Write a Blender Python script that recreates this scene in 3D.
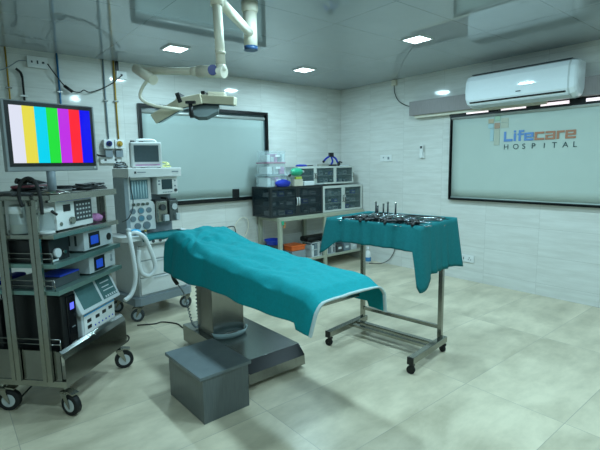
import bpy, bmesh, math, random
from mathutils import Vector, Matrix, noise
R = math.radians
random.seed(7)
for o in list(bpy.data.objects):
    bpy.data.objects.remove(o, do_unlink=True)
SC = bpy.context.scene
COL = SC.collection
H = 2.45

# ------------------------------------------------------------------ camera, world, light, exposure
cam_data = bpy.data.cameras.new('camera')
cam_data.lens = 36 * 439.36 / 600
cam_data.sensor_width = 36
cam_data.clip_start = 0.05
cam = bpy.data.objects.new('camera', cam_data)
COL.objects.link(cam)
cx = Vector((0.77364064, -0.63343003, -0.01570235)); cy = Vector((0.09873074, 0.09603178, 0.99046965)); cz = -Vector((0.62588529, 0.76781788, -0.13683311))
cam.matrix_world = Matrix(((cx.x, cy.x, cz.x, -4.7029), (cx.y, cy.y, cz.y, -4.7696), (cx.z, cy.z, cz.z, 1.3846), (0, 0, 0, 1)))
SC.camera = cam
wd = bpy.data.worlds.new('world'); SC.world = wd; wd.use_nodes = True
wd.node_tree.nodes['Background'].inputs[0].default_value = (0.5, 0.8, 0.85, 1)
wd.node_tree.nodes['Background'].inputs[1].default_value = 0.02
SC.view_settings.view_transform = 'Standard'
SC.view_settings.look = 'None'
SC.view_settings.exposure = 0.0
SC.view_settings.gamma = 1.0
SC.view_settings.use_curve_mapping = False
LAMP_COLOR = (0.56, 0.88, 1.0)
LAMP_WATT = 20.8
LAMPS = [(-2.92, -0.83), (-1.38, -0.81), (-1.37, -2.33), (-2.95, -2.72), (-1.38, -3.86), (-2.92, -3.86), (-4.46, -3.9), (-2.92, -5.4)]  # leftmost lamp is unseen, added to brighten the cart and weaken shadows

# ------------------------------------------------------------------ materials
def lin(c):
    if isinstance(c, str):
        c = c.lstrip('#'); c = [int(c[i:i+2], 16) / 255 for i in (0, 2, 4)]
        c = [x / 12.92 if x <= .04045 else ((x + .055) / 1.055) ** 2.4 for x in c]
    return (c[0], c[1], c[2], 1)
MATS = {}
def mat(name, col, rough=.5, metal=0, var=.06, scale=30, spec=.5, trans=0, alpha=1, coat=0, emit=None, estr=0, bump=0, stretch=None, ior=1.45):
    if name in MATS: return MATS[name]
    m = bpy.data.materials.new(name); m.use_nodes = True
    nt = m.node_tree; b = nt.nodes['Principled BSDF']
    c = lin(col)
    b.inputs['Roughness'].default_value = rough
    b.inputs['Metallic'].default_value = metal
    b.inputs['Specular IOR Level'].default_value = spec
    b.inputs['Transmission Weight'].default_value = trans
    b.inputs['Alpha'].default_value = alpha
    b.inputs['Coat Weight'].default_value = coat
    b.inputs['IOR'].default_value = ior
    tc = nt.nodes.new('ShaderNodeTexCoord'); mp = nt.nodes.new('ShaderNodeMapping')
    nt.links.new(tc.outputs['Object'], mp.inputs[0])
    if stretch: mp.inputs['Scale'].default_value = stretch
    n = nt.nodes.new('ShaderNodeTexNoise'); n.inputs['Scale'].default_value = scale; n.inputs['Detail'].default_value = 4
    nt.links.new(mp.outputs[0], n.inputs['Vector'])
    r = nt.nodes.new('ShaderNodeValToRGB')
    r.color_ramp.elements[0].position = .3; r.color_ramp.elements[1].position = .7
    r.color_ramp.elements[0].color = tuple([x * (1 - var) for x in c[:3]] + [1])
    r.color_ramp.elements[1].color = tuple([min(1, x * (1 + var)) for x in c[:3]] + [1])
    nt.links.new(n.outputs[0], r.inputs[0]); nt.links.new(r.outputs[0], b.inputs['Base Color'])
    if bump:
        bp = nt.nodes.new('ShaderNodeBump'); bp.inputs['Strength'].default_value = bump; bp.inputs['Distance'].default_value = .004
        nt.links.new(n.outputs[0], bp.inputs['Height']); nt.links.new(bp.outputs[0], b.inputs['Normal'])
    if emit:
        b.inputs['Emission Color'].default_value = lin(emit); b.inputs['Emission Strength'].default_value = estr
    MATS[name] = m
    return m

def tile_mat(name, c1, c2, cline, ax, ay, sx, sy, ox, oy, lw, rough, nscale, nstretch, bump=.0, spec=.5, dist=.0):
    """tiled surface in object (world) coordinates; ax, ay name the two axes of the tiling"""
    m = bpy.data.materials.new(name); m.use_nodes = True
    nt = m.node_tree; b = nt.nodes['Principled BSDF']; N = nt.nodes.new; L = nt.links.new
    tc = N('ShaderNodeTexCoord'); sp = N('ShaderNodeSeparateXYZ'); L(tc.outputs['Object'], sp.inputs[0])
    def line(axis, s, o):
        a = N('ShaderNodeMath'); a.operation = 'MULTIPLY_ADD'; a.inputs[1].default_value = 1 / s; a.inputs[2].default_value = -o / s + .5 + 100
        L(sp.outputs[axis], a.inputs[0])
        f = N('ShaderNodeMath'); f.operation = 'FRACT'; L(a.outputs[0], f.inputs[0])
        d = N('ShaderNodeMath'); d.operation = 'SUBTRACT'; d.inputs[1].default_value = .5; L(f.outputs[0], d.inputs[0])
        e = N('ShaderNodeMath'); e.operation = 'ABSOLUTE'; L(d.outputs[0], e.inputs[0])
        g = N('ShaderNodeMath'); g.operation = 'LESS_THAN'; g.inputs[1].default_value = lw / s; L(e.outputs[0], g.inputs[0])
        fl = N('ShaderNodeMath'); fl.operation = 'FLOOR'; 
        a2 = N('ShaderNodeMath'); a2.operation = 'ADD'; a2.inputs[1].default_value = -.5; L(a.outputs[0], a2.inputs[0]); L(a2.outputs[0], fl.inputs[0])
        return g, fl
    gx, fx = line(ax, sx, ox); gy, fy = line(ay, sy, oy)
    mx = N('ShaderNodeMath'); mx.operation = 'MAXIMUM'; L(gx.outputs[0], mx.inputs[0]); L(gy.outputs[0], mx.inputs[1])
    # every tile shifts the stone pattern
    cb = N('ShaderNodeCombineXYZ'); 
    s1 = N('ShaderNodeMath'); s1.operation = 'MULTIPLY'; s1.inputs[1].default_value = 3.7; L(fx.outputs[0], s1.inputs[0])
    s2 = N('ShaderNodeMath'); s2.operation = 'MULTIPLY'; s2.inputs[1].default_value = 5.3; L(fy.outputs[0], s2.inputs[0])
    L(s1.outputs[0], cb.inputs[0]); L(s2.outputs[0], cb.inputs[1]); L(s2.outputs[0], cb.inputs[2])
    ad = N('ShaderNodeVectorMath'); ad.operation = 'ADD'; L(tc.outputs['Object'], ad.inputs[0]); L(cb.outputs[0], ad.inputs[1])
    mp = N('ShaderNodeMapping'); mp.inputs['Scale'].default_value = nstretch; L(ad.outputs[0], mp.inputs[0])
    n = N('ShaderNodeTexNoise'); n.inputs['Scale'].default_value = nscale; n.inputs['Detail'].default_value = 7; n.inputs['Roughness'].default_value = .62; n.inputs['Distortion'].default_value = dist
    L(mp.outputs[0], n.inputs['Vector'])
    r = N('ShaderNodeValToRGB'); r.color_ramp.elements[0].position = .34; r.color_ramp.elements[1].position = .66
    r.color_ramp.elements[0].color = lin(c1); r.color_ramp.elements[1].color = lin(c2); L(n.outputs[0], r.inputs[0])
    mi = N('ShaderNodeMix'); mi.data_type = 'RGBA'; L(mx.outputs[0], mi.inputs['Factor']); L(r.outputs[0], mi.inputs['A']); mi.inputs['B'].default_value = lin(cline)
    L(mi.outputs['Result'], b.inputs['Base Color'])
    b.inputs['Roughness'].default_value = rough; b.inputs['Specular IOR Level'].default_value = spec
    if bump:
        bp = N('ShaderNodeBump'); bp.inputs['Strength'].default_value = bump; bp.inputs['Distance'].default_value = .003
        L(n.outputs[0], bp.inputs['Height']); L(bp.outputs[0], b.inputs['Normal'])
    return m

M_FLOOR = tile_mat('floor_tile', '#aca38c', '#d6cbb2', '#9d978a', 0, 1, 1.13, .567, 0, 0, .0016, .30, 1.9, (1, 1.9, 1), spec=.45, dist=.15)
M_WALLB = tile_mat('wall_tile_back', '#c9c9c3', '#d6d7d2', '#b2b2ac', 0, 2, .574, .285, .295, .125, .0012, .08, 3.0, (1, 1, 9), bump=.02, spec=.4)
M_WALLR = tile_mat('wall_tile_right', '#c9c9c3', '#d6d7d2', '#b2b2ac', 1, 2, .574, .285, 0, .125, .0012, .08, 3.0, (1, 1, 9), bump=.02, spec=.4)
M_CEIL = tile_mat('ceiling_panel', '#9ba3a8', '#a0a8ad', '#50595d', 0, 1, 1.17, .59, .11, .16, .0016, .025, 2, (1, 1, 1), spec=.7)
M_STEEL = mat('brushed_steel', '#8f908c', .24, 1, .06, 40, stretch=(1, 1, .15))
M_STEEL2 = mat('dull_steel_tube', '#9b9c94', .2, .95, .06, 40)
M_SKIRT = mat('polished_steel', '#8a8c8a', .16, 1, .04, 20)
M_WHITE = mat('white_plastic', '#d9dbd9', .4, 0, .02)
M_CREAM = mat('cream_enamel', '#d8d2c0', .42, 0, .03)
M_LAMPH = mat('lamp_head_enamel', '#c2bba4', .5, 0, .04)
M_GREY = mat('grey_plastic', '#7f8a90', .45, 0, .04)
M_LGREY = mat('light_grey_plastic', '#b9bfc0', .42, 0, .03)
M_DGREY = mat('dark_grey_plastic', '#3b4042', .45, 0, .05)
M_BLACK = mat('black_plastic', '#101214', .4, 0, .05)
M_RUBBER = mat('black_rubber', '#17191a', .65, 0, .05)
M_BLUE = mat('blue_plastic', '#1f3fb8', .45, 0, .05)
M_NAVY = mat('navy_fabric', '#1b2f9c', .8, 0, .1)
M_TEAL = mat('teal_drape_cloth', '#0c858c', .82, 0, .07, 60, spec=.2, bump=.25)
M_TEAL2 = mat('teal_trolley_cloth', '#1a696d', .84, 0, .08, 60, spec=.2, bump=.25)
M_HEM = mat('pale_hem_tape', '#a4b2b0', .7, 0, .05)
M_STOOL = mat('dark_grey_laminate', '#5d6464', .3, 0, .12, 12, stretch=(14, 14, .8))
M_STOOLT = mat('dark_grey_laminate_top', '#667073', .26, 0, .10, 9)
M_BOXW = mat('grey_wood_laminate', '#8a8483', .4, 0, .08, 12, stretch=(1, 14, 1))
M_AC = mat('air_conditioner_white', '#dfe5e8', .06, 0, .01)
M_BLIND = mat('blind_fabric', '#9caaa6', .75, 0, .015, 6)
M_TUBE = mat('blind_tube_aluminium', '#b6bab6', .35, .4, .03)
M_FRAME = mat('black_window_frame', '#0c0e10', .3, 0, .05)
M_GLASS = mat('window_glass', '#8fa5a8', .08, 0, .02, trans=.6)
M_DAY = mat('daylit_pane', '#ffffff', .3, 0, 0, emit='#ffe9f2', estr=.95)
M_SMOKE = mat('smoked_acrylic', '#26343a', .08, 0, .02, alpha=.44)
M_CLEAR = mat('clear_plastic', '#cfe0e2', .12, 0, .02, alpha=.22)
M_MILKY = mat('milky_plastic', '#b9cdd2', .3, 0, .05, alpha=.55)
M_CABL = mat('dark_cabinet', '#23292b', .35, 0, .06)
M_CABG = mat('cabinet_pale_metal', '#c6cac4', .4, .1, .03)
M_BENCH = mat('bench_painted_metal', '#a2a593', .42, 0, .04)
M_HOSE = mat('white_hose_plastic', '#d8dcdb', .45, 0, .02)
M_BLUEDISC = mat('blue_cap', '#14226a', .35, 0, .03)
M_YPIPE = mat('ochre_pipe_paint', '#a8872c', .4, 0, .05)
M_BPIPE = mat('blue_pipe_paint', '#2f6f9c', .4, 0, .05)
M_GPIPE = mat('grey_pipe_paint', '#6f8088', .4, 0, .05)
M_PINK = mat('pink_cloth', '#c27fb0', .85, 0, .2, 90)
M_ORANGE = mat('orange_plastic', '#d9642a', .45, 0, .05)
M_GREEN = mat('green_silicone', '#2ba07a', .4, 0, .05)
M_CARD = mat('brown_card', '#8a6a3c', .8, 0, .06)
M_PAPER = mat('white_paper', '#d5dbdc', .8, 0, .05)
M_SCREENOFF = mat('dark_screen', '#27404a', .15, 0, .05)
M_SCREENBL = mat('blue_lit_screen', '#203fae', .2, 0, .1, emit='#2f62d8', estr=.3)
M_SCRPURP = mat('violet_lit_screen', '#5560d0', .2, 0, .1, emit='#6a6cff', estr=.8)
M_INSTR = mat('instrument_steel', '#9aa3a6', .22, 1, .05)
M_YELLOW = mat('pale_yellow_tubing', '#cfcf8c', .5, 0, .05)
M_WHEEL = mat('grey_wheel_hub', '#a7b4bb', .4, 0, .04)
BARS = [mat('bar_' + n, '#000000', .5, 0, 0, emit=c, estr=1.0) for n, c in
        (('white', '#dfe3f3'), ('yellow', '#e6dc4a'), ('cyan', '#00d4f0'), ('green', '#22e03c'), ('magenta', '#c02ee6'), ('red', '#ff2436'), ('blue', '#0a06f0'))]
for m_ in BARS: m_.node_tree.nodes['Principled BSDF'].inputs['Specular IOR Level'].default_value = .2

# ------------------------------------------------------------------ mesh helpers
def smooth_path(pts, n=6):
    pts = [Vector(p) for p in pts]
    if len(pts) < 3: return pts
    P = [pts[0] * 2 - pts[1]] + pts + [pts[-1] * 2 - pts[-2]]
    out = []
    for i in range(1, len(P) - 2):
        p0, p1, p2, p3 = P[i-1:i+3]
        for k in range(n):
            t = k / n
            out.append(.5 * ((2*p1) + (p2-p0)*t + (2*p0-5*p1+4*p2-p3)*t*t + (3*p1-p0-3*p2+p3)*t**3))
    out.append(P[-2])
    return out

class MB:
    def __init__(s): s.bm = bmesh.new(); s.mi = 0; s.T = Matrix()
    def _fin(s, verts, faces, smooth=False):
        for f in faces: f.material_index = s.mi; f.smooth = smooth
        for v in verts: v.co = s.T @ v.co
    def box(s, x0, x1, y0, y1, z0, z1, bev=0, rot=None):
        """axis box, optional rot = (angle, axis) about its centre"""
        c = Vector(((x0+x1)/2, (y0+y1)/2, (z0+z1)/2))
        r = bmesh.ops.create_cube(s.bm, size=1)
        M = Matrix.Translation(c)
        if rot:
            for a, ax in (rot if isinstance(rot, list) else [rot]): M = M @ Matrix.Rotation(R(a), 4, ax)
        M = M @ Matrix.Diagonal((x1-x0, y1-y0, z1-z0, 1))
        for v in r['verts']: v.co = M @ v.co
        vs = set(r['verts']); fs = [f for f in s.bm.faces if all(v in vs for v in f.verts)] if bev else list({f for v in vs for f in v.link_faces})
        if bev:
            es = list({e for v in vs for e in v.link_edges})
            q = bmesh.ops.bevel(s.bm, geom=es, offset=bev, segments=2, profile=.6, affect='EDGES')
            vs = set(q['verts']) | {v for v in vs if v.is_valid}
            fs = list({f for v in vs for f in v.link_faces})
        s._fin(vs, fs); return s
    def cyl(s, p0, p1, r, seg=16, r2=None):
        p0 = Vector(p0); p1 = Vector(p1); d = p1 - p0
        q = bmesh.ops.create_cone(s.bm, cap_ends=True, segments=seg, radius1=r, radius2=r if r2 is None else r2, depth=d.length)
        M = Matrix.Translation((p0+p1)/2) @ d.to_track_quat('Z', 'Y').to_matrix().to_4x4()
        for v in q['verts']: v.co = M @ v.co
        fs = list({f for v in q['verts'] for f in v.link_faces})
        s._fin(q['verts'], fs)
        for f in fs:
            if len(f.verts) == 4: f.smooth = True
        return s
    def sph(s, c, r, sc=(1, 1, 1), seg=16, rot=None):
        q = bmesh.ops.create_uvsphere(s.bm, u_segments=seg, v_segments=seg//2+2, radius=r)
        M = Matrix.Translation(Vector(c))
        if rot: M = M @ Matrix.Rotation(R(rot[0]), 4, rot[1])
        M = M @ Matrix.Diagonal((sc[0], sc[1], sc[2], 1))
        for v in q['verts']: v.co = M @ v.co
        s._fin(q['verts'], list({f for v in q['verts'] for f in v.link_faces}), True); return s
    def tube(s, pts, r, seg=8, n=6, ridge=0):
        P = smooth_path(pts, n) if n else [Vector(p) for p in pts]
        rings = []; up = Vector((0, 0, 1)); prev = None
        for i, p in enumerate(P):
            d = (P[min(i+1, len(P)-1)] - P[max(i-1, 0)]).normalized()
            if prev is None:
                a = d.cross(up) if abs(d.dot(up)) < .95 else d.cross(Vector((1, 0, 0)))
            else: a = prev - d * prev.dot(d)
            a.normalize(); prev = a; b = d.cross(a)
            rr = r * (1 + (ridge if i % 2 else 0))
            rings.append([s.bm.verts.new(s.T @ (p + (a*math.cos(t) + b*math.sin(t)) * rr)) for t in [2*math.pi*k/seg for k in range(seg)]])
        for A, B in zip(rings, rings[1:]):
            for k in range(seg):
                f = s.bm.faces.new((A[k], A[(k+1) % seg], B[(k+1) % seg], B[k])); f.smooth = True; f.material_index = s.mi
        for Rg in (rings[0][::-1], rings[-1]):
            f = s.bm.faces.new(Rg); f.material_index = s.mi
        return s
    def lathe(s, prof, c=(0, 0, 0), seg=20):
        c = Vector(c); rings = []
        for r, z in prof:
            rings.append([s.bm.verts.new(s.T @ (c + Vector((max(r, .0004)*math.cos(2*math.pi*k/seg), max(r, .0004)*math.sin(2*math.pi*k/seg), z)))) for k in range(seg)])
        for A, B in zip(rings, rings[1:]):
            for k in range(seg):
                f = s.bm.faces.new((A[k], A[(k+1) % seg], B[(k+1) % seg], B[k])); f.smooth = True; f.material_index = s.mi
        for Rg in (rings[0][::-1], rings[-1]):
            f = s.bm.faces.new(Rg); f.material_index = s.mi
        return s
    def prism(s, poly, a0, a1, axis='x'):
        """polygon in the plane across axis, extruded from a0 to a1"""
        def P(a, u, v): return Vector((a, u, v)) if axis == 'x' else Vector((u, a, v)) if axis == 'y' else Vector((u, v, a))
        A = [s.bm.verts.new(s.T @ P(a0, *q)) for q in poly]; B = [s.bm.verts.new(s.T @ P(a1, *q)) for q in poly]
        n = len(poly); fs = [s.bm.faces.new(A), s.bm.faces.new(B[::-1])]
        for k in range(n): fs.append(s.bm.faces.new((A[k], B[k], B[(k+1) % n], A[(k+1) % n])))
        for f in fs: f.material_index = s.mi
        return s
    def grid(s, rows, smooth=True, closed=False):
        V = [[s.bm.verts.new(s.T @ Vector(p)) for p in r] for r in rows]
        for A, B in zip(V, V[1:]):
            n = len(A)
            for k in range(n if closed else n-1):
                f = s.bm.faces.new((A[k], A[(k+1) % n], B[(k+1) % n], B[k])); f.smooth = smooth; f.material_index = s.mi
        return s
    def build(s, name, mats, parent=None, loc=None, rotz=0, solid=0):
        bmesh.ops.recalc_face_normals(s.bm, faces=s.bm.faces[:])
        me = bpy.data.meshes.new(name); s.bm.to_mesh(me); s.bm.free()
        for m in (mats if isinstance(mats, (list, tuple)) else [mats]): me.materials.append(m)
        o = bpy.data.objects.new(name, me); COL.objects.link(o)
        if parent: o.parent = parent
        if loc is not None: o.location = loc
        if rotz: o.rotation_euler.z = R(rotz)
        if solid:
            md = o.modifiers.new('thickness', 'SOLIDIFY'); md.thickness = solid; md.offset = 0
        return o
def tag(o, label=None, cat=None, group=None, kind=None):
    if label: o['label'] = label
    if cat: o['category'] = cat
    if group: o['group'] = group
    if kind: o['kind'] = kind
    return o
def thing(name, label, cat, loc=(0, 0, 0), rotz=0, group=None):
    o = bpy.data.objects.new(name, None); COL.objects.link(o); o.empty_display_size = .05
    o.location = loc; o.rotation_euler.z = R(rotz)
    return tag(o, label, cat, group)
KIDS = {}
def dup(root, loc, rotz=None, label=None, rot=None):
    r = root.copy(); COL.objects.link(r); r.location = loc
    if rotz is not None: r.rotation_euler = (0, 0, R(rotz))
    if rot is not None: r.rotation_euler = rot
    if label: r['label'] = label
    for ch in [q for q in COL.objects if q.parent == root]:
        c = ch.copy(); COL.objects.link(c); c.parent = r
        for g in [q for q in COL.objects if q.parent == ch]:
            d = g.copy(); COL.objects.link(d); d.parent = c
    return r
def box(name, m, parent, *a, **k):
    return MB().box(*a, **k).build(name, m, parent)

# ------------------------------------------------------------------ room shell
X0, Y0 = -5.9, -6.5
tag(MB().box(X0, 0, Y0, 0, -.1, 0).build('floor', M_FLOOR), kind='structure')
tag(MB().box(X0, 0, Y0, 0, H, H+.1).build('ceiling', M_CEIL), kind='structure')
tag(MB().box(X0-.1, .1, 0, .1, -.1, H+.1).build('wall_back', M_WALLB), kind='structure')
tag(MB().box(0, .1, Y0-.1, 0, -.1, H+.1).build('wall_right', M_WALLR), kind='structure')
tag(MB().box(X0-.1, X0, Y0-.1, 0, -.1, H+.1).build('wall_left', M_WALLR), kind='structure')
tag(MB().box(X0-.1, .1, Y0-.1, Y0, -.1, H+.1).build('wall_front', M_WALLB), kind='structure')

# ceiling lamps
def lamp_light(x, y, root):
    ld = bpy.data.lights.new('panel_light', 'AREA'); ld.shape = 'SQUARE'; ld.size = .15; ld.energy = LAMP_WATT; ld.color = LAMP_COLOR
    lo = bpy.data.objects.new('panel_light', ld); COL.objects.link(lo); lo.parent = root; lo.location = (0, 0, -.0165)
M_PANEL = mat('lit_diffuser', '#ffffff', .4, 0, 0, emit='#dff8ff', estr=9.0)
LLAB = ['square ceiling light shining above the black framed window and operating lamp', 'square ceiling light nearest the room corner', 'square ceiling light nearest the air conditioner']
for i, (x, y) in enumerate(LAMPS):
    t = thing('ceiling_light', LLAB[i] if i < 3 else ['', '', '', 'square ceiling light just above the frame over the operating table', 'square ceiling light out of frame over the open floor by the logo blind', 'square ceiling light out of frame nearest the camera on its right', 'added square ceiling light out of frame above the camera, softening the shadows', 'square ceiling light farthest behind the camera'][i], 'ceiling light', (x, y, H), 0, 'recessed square ceiling lights' if i < 3 else 'ceiling lights out of the frame')
    f = MB(); 
    for a in ((-.1, .1, -.1, -.085), (-.1, .1, .085, .1), (-.1, -.085, -.085, .085), (.085, .1, -.085, .085)): f.box(*a, -.012, 0)
    f.build('frame', M_WHITE, t)
    box('diffuser', M_PANEL, t, -.085, .085, -.085, .085, -.012, -.001)
    lamp_light(x, y, t)

# ------------------------------------------------------------------ windows and blinds
def window(name, along, a0, a1, z0, z1, w=.02, d=.048, top=.035, bot=.022):
    """frame box standing proud of the wall; along = 'x' (back wall) or 'y' (right wall)"""
    o = bpy.data.objects.new(name, None); COL.objects.link(o); tag(o, kind='structure')
    o.location = ((a0+a1)/2, 0, z0) if along == 'x' else (0, (a0+a1)/2, z0)
    hw = (a1-a0)/2; h = z1-z0
    f = MB()
    def bx(m, u0, u1, q0, q1, v0, v1):
        if along == 'x': m.box(u0, u1, -q1, -q0, v0, v1)
        else: m.box(-q1, -q0, u0, u1, v0, v1)
    bx(f, -hw, -hw+w, .001, d, 0, h); bx(f, hw-w, hw, .001, d, 0, h)
    bx(f, -hw+w, hw-w, .001, d, 0, bot); bx(f, -hw+w, hw-w, .001, d, h-top, h)
    f.build('window_frame', M_FRAME, o)
    g = MB(); bx(g, -hw+w, hw-w, .002, .008, bot, h-top); g.build('pane', M_GLASS, o)
    return o
w1 = window('window_1', 'x', -3.012, -1.355, .946, 2.046, w=.03, bot=.036)
w2 = window('window_2', 'y', -4.45, -1.845, .944, 1.905, w=.013, bot=.015, top=.015)
# row of daylit panes along the head of the second window
yc = (-4.45-1.82)/2
tr = MB().box(-.048, -.001, -4.45-yc, -1.82-yc, 1.905-.944, 1.955-.944).build('transom_bar', M_FRAME, w2)
y = -2.035
for k in range(6):
    box('pane', M_DAY, w2, -.052, -.048, y-.255-yc, y-yc, 1.912-.944, 1.94-.944)
    y -= .395
def blind(label, along, a0, a1, zb, zt, off, drop_flare=0):
    loc = ((a0+a1)/2, 0, zb) if along == 'x' else (0, (a0+a1)/2, zb)
    t = thing('roller_blind', label, 'window blind', loc)
    hw = (a1-a0)/2; h = zt-zb
    rows = []
    for i in range(9):
        z = h * i / 8; r = []
        for k in range(25):
            u = -hw + 2*hw*k/24; q = off + .0035*math.sin(u*3+.5)*(1-i/8) + .002*math.sin(u*9+z*3)
            r.append((u, -q, z) if along == 'x' else (-q, u, z))
        rows.append(r)
    MB().grid(rows).build('blind_fabric', M_BLIND if along == 'x' else mat('blind_fabric_logo', '#adbab2', .75, 0, .015, 6), t, solid=.002)
    P = (lambda u, q, z: (u, -q, z)) if along == 'x' else (lambda u, q, z: (-q, u, z))
    MB().cyl(P(-hw-.01, off, h+.012), P(hw+.01, off, h+.010), .02).build('roller_tube', M_TUBE, t)
    MB().cyl(P(-hw, off, 0), P(hw, off, 0), .008, 10).build('bottom_bar', M_BLIND, t)
    return t
blind('pale green roller blind in the black frame behind the operating lamp', 'x', -2.98, -1.415, .995, 1.955, .026)
b2 = blind('pale green roller blind printed with a hospital logo', 'y', -4.43, -1.868, .972, 1.872, .026)
# the printed logo
def text(name, s, m, parent, y, z, size, xs=1, sp=1, off=0.0, x=-.0335):
    cu = bpy.data.curves.new(name, 'FONT'); cu.body = s; cu.size = size; cu.space_character = sp; cu.offset = off; cu.extrude = .0004
    to = bpy.data.objects.new(name, cu); COL.objects.link(to)
    dg = bpy.context.evaluated_depsgraph_get(); me = bpy.data.meshes.new_from_object(to.evaluated_get(dg))
    bpy.data.objects.remove(to, do_unlink=True)
    xsmin = min(v.co.x for v in me.vertices); xmax = max(v.co.x for v in me.vertices)
    M = Matrix(((0, 0, -1, 0), (-xs, 0, 0, 0), (0, 1, 0, 0), (0, 0, 0, 1)))
    for v in me.vertices: v.co.x -= xsmin; v.co = M @ v.co
    me.materials.append(m); o = bpy.data.objects.new(name, me); COL.objects.link(o); o.parent = parent
    o.location = (x, y, z); return o, (xmax-xsmin)*xs
M_LB = mat('logo_blue', '#5f86bb', .7, 0, .02); M_LR = mat('logo_rust', '#a5745c', .7, 0, .02); M_LK = mat('logo_dark', '#2c4346', .7, 0, .02)
M_LGn = mat('logo_green', '#98b29c', .7, 0, .02); M_LTan = mat('logo_tan', '#a9ae9f', .7, 0, .02); M_LLB = mat('logo_pale_blue', '#a0b9bd', .7, 0, .02); M_LOr = mat('logo_orange', '#ab9e87', .7, 0, .02)
b2y, b2z = b2.location.y, b2.location.z
def lg(y): return y - b2y
# block letters of the name, drawn as strokes: (x0, x1, z0, z1) in letter units, width 1, height 1
GL = {'L': [(0, .26, 0, 1), (0, 1, 0, .24)], 'i': [(0, .26, 0, .78), (0, .26, .86, 1.06)],
      'f': [(.12, .38, 0, .92), (.12, .72, .86, 1.06), (0, .66, .56, .74)],
      'e': [(0, .24, 0, .78), (0, 1, 0, .19), (0, 1, .6, .78), (.76, 1, .32, .78), (0, 1, .31, .47)],
      'c': [(0, .24, 0, .78), (0, 1, 0, .19), (0, 1, .59, .78)],
      'a': [(.76, 1, 0, .78), (0, 1, 0, .17), (0, .24, 0, .46), (0, 1, .33, .46), (0, 1, .61, .78)],
      'r': [(0, .25, 0, .78), (0, .75, .58, .78)]}
def word(s, y, z, hgt, wid, m, name):
    b = MB(); u = 0
    for ch in s:
        k = {'i': .3, 'f': .62, 'r': .72}.get(ch, 1.0)
        w = wid * (1 if ch not in 'ifr' else 1)
        for n, (a0, a1, c0, c1) in enumerate(GL[ch]):
            d = .0003 * n
            b.box(-.0340-d, -.0320, -(u + a1*w), -(u + a0*w), c0*hgt, c1*hgt)
        u += wid * (k + .12)
    b.build(name, m, b2).location = (0, lg(y), z - b2z)
    return u
u = word('Life', -2.478, 1.588, .103, .0915, M_LB, 'logo_letters')
word('care', -2.478 - u, 1.588, .103, .0915, M_LR, 'logo_letters')
u2 = 0
for ch in 'HOSPITAL':
    o, w_ = text('logo_letter', ch, M_LK, b2, 0, 0, .077)
    wI = .052
    o.location = (-.033, lg(-2.484 - u2 - (.02 if ch == 'I' else 0)), 1.506 - b2z); u2 += .0945
lb = MB()
for mi, (ya, yb, za, zb) in enumerate([(2.30, 2.36, 1.79, 1.835), (2.37, 2.43, 1.81, 1.86), (2.44, 2.52, 1.79, 1.835), (2.30, 2.36, 1.735, 1.785), (2.37, 2.43, 1.73, 1.79), (2.44, 2.52, 1.73, 1.785), (2.37, 2.43, 1.555, 1.725), (2.325, 2.365, 1.60, 1.73)]):
    lb.mi = [0, 1, 2, 3, 4, 2, 2, 3][mi]
    lb.box(-.034, -.032, -yb - b2y, -ya - b2y, za - b2z, zb - b2z)
lb.build('logo_cross', [M_LOr, M_LGn, M_LTan, M_LLB, mat('logo_faded_rust', '#a38a78', .7, 0, .02)], b2)

# ------------------------------------------------------------------ pelmet box and air conditioner
pb = thing('pelmet_box', 'grey wood-grain pelmet box running above the logo blind', 'pelmet', (-.05, -2.9, 1.957))
box('box_panel', M_BOXW, pb, -.065, .049, -1.5, 1.585, 0, .168, bev=.002)
box('bottom_lip', M_CREAM, pb, -.03, .045, .0, 1.53, -.03, 0)
for o_ in COL.objects:
    pass
ac = thing('air_conditioner', 'white split air conditioner mounted high over the logo blind', 'air conditioner', (-.115, -2.725, 1.945))
prof = [(0, .03), (-.02, 0), (-.09, .0), (-.165, .03), (-.195, .075), (-.2, .16), (-.192, .27), (-.165, .315), (-.12, .333), (0, .333)]
acr = []
for yy, f_, lift in ((-.507, .80, .02), (-.501, .90, .01), (-.485, .965, .003), (-.455, 1, 0), (.51, 1, 0), (.54, .965, .003), (.556, .90, .01), (.562, .80, .02)):
    acr.append([(x*f_, yy, .19 + (z-.19)*f_ + lift*(1 if z < .19 else 0)) for x, z in prof])
m = MB(); m.grid(acr, smooth=False, closed=True); m.bm.verts.ensure_lookup_table(); nb = len(prof)
m.bm.faces.new([m.bm.verts[i] for i in range(nb)]); m.bm.faces.new([m.bm.verts[i] for i in range(7*nb, 8*nb)])
m.build('body', M_AC, ac)
MB().prism([(x*1.012 + .001, .19 + (z-.19)*1.012) for x, z in prof], -.45, -.435, 'y').build('end_cap', M_LGREY, ac)
f = MB(); f.prism([(-.1885, .0540), (-.180, .042), (-.176, .045), (-.1845, .057)], -.42, .50, 'y'); f.build('outlet_slot', M_BLACK, ac)
f = MB(); f.prism([(-.160, .020), (-.09, -.006), (-.085, -.002), (-.158, .026)], -.44, .50, 'y'); f.build('louver', M_LGREY, ac)
f = MB(); 
for k in range(12): f.box(-.16+k*.012, -.155+k*.012, -.45, .5, .332, .336)
f.build('top_grille', M_DGREY, ac)
box('maker_badge', M_DGREY, ac, -.2045, -.199, -.03, .015, .1, .108)

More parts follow.
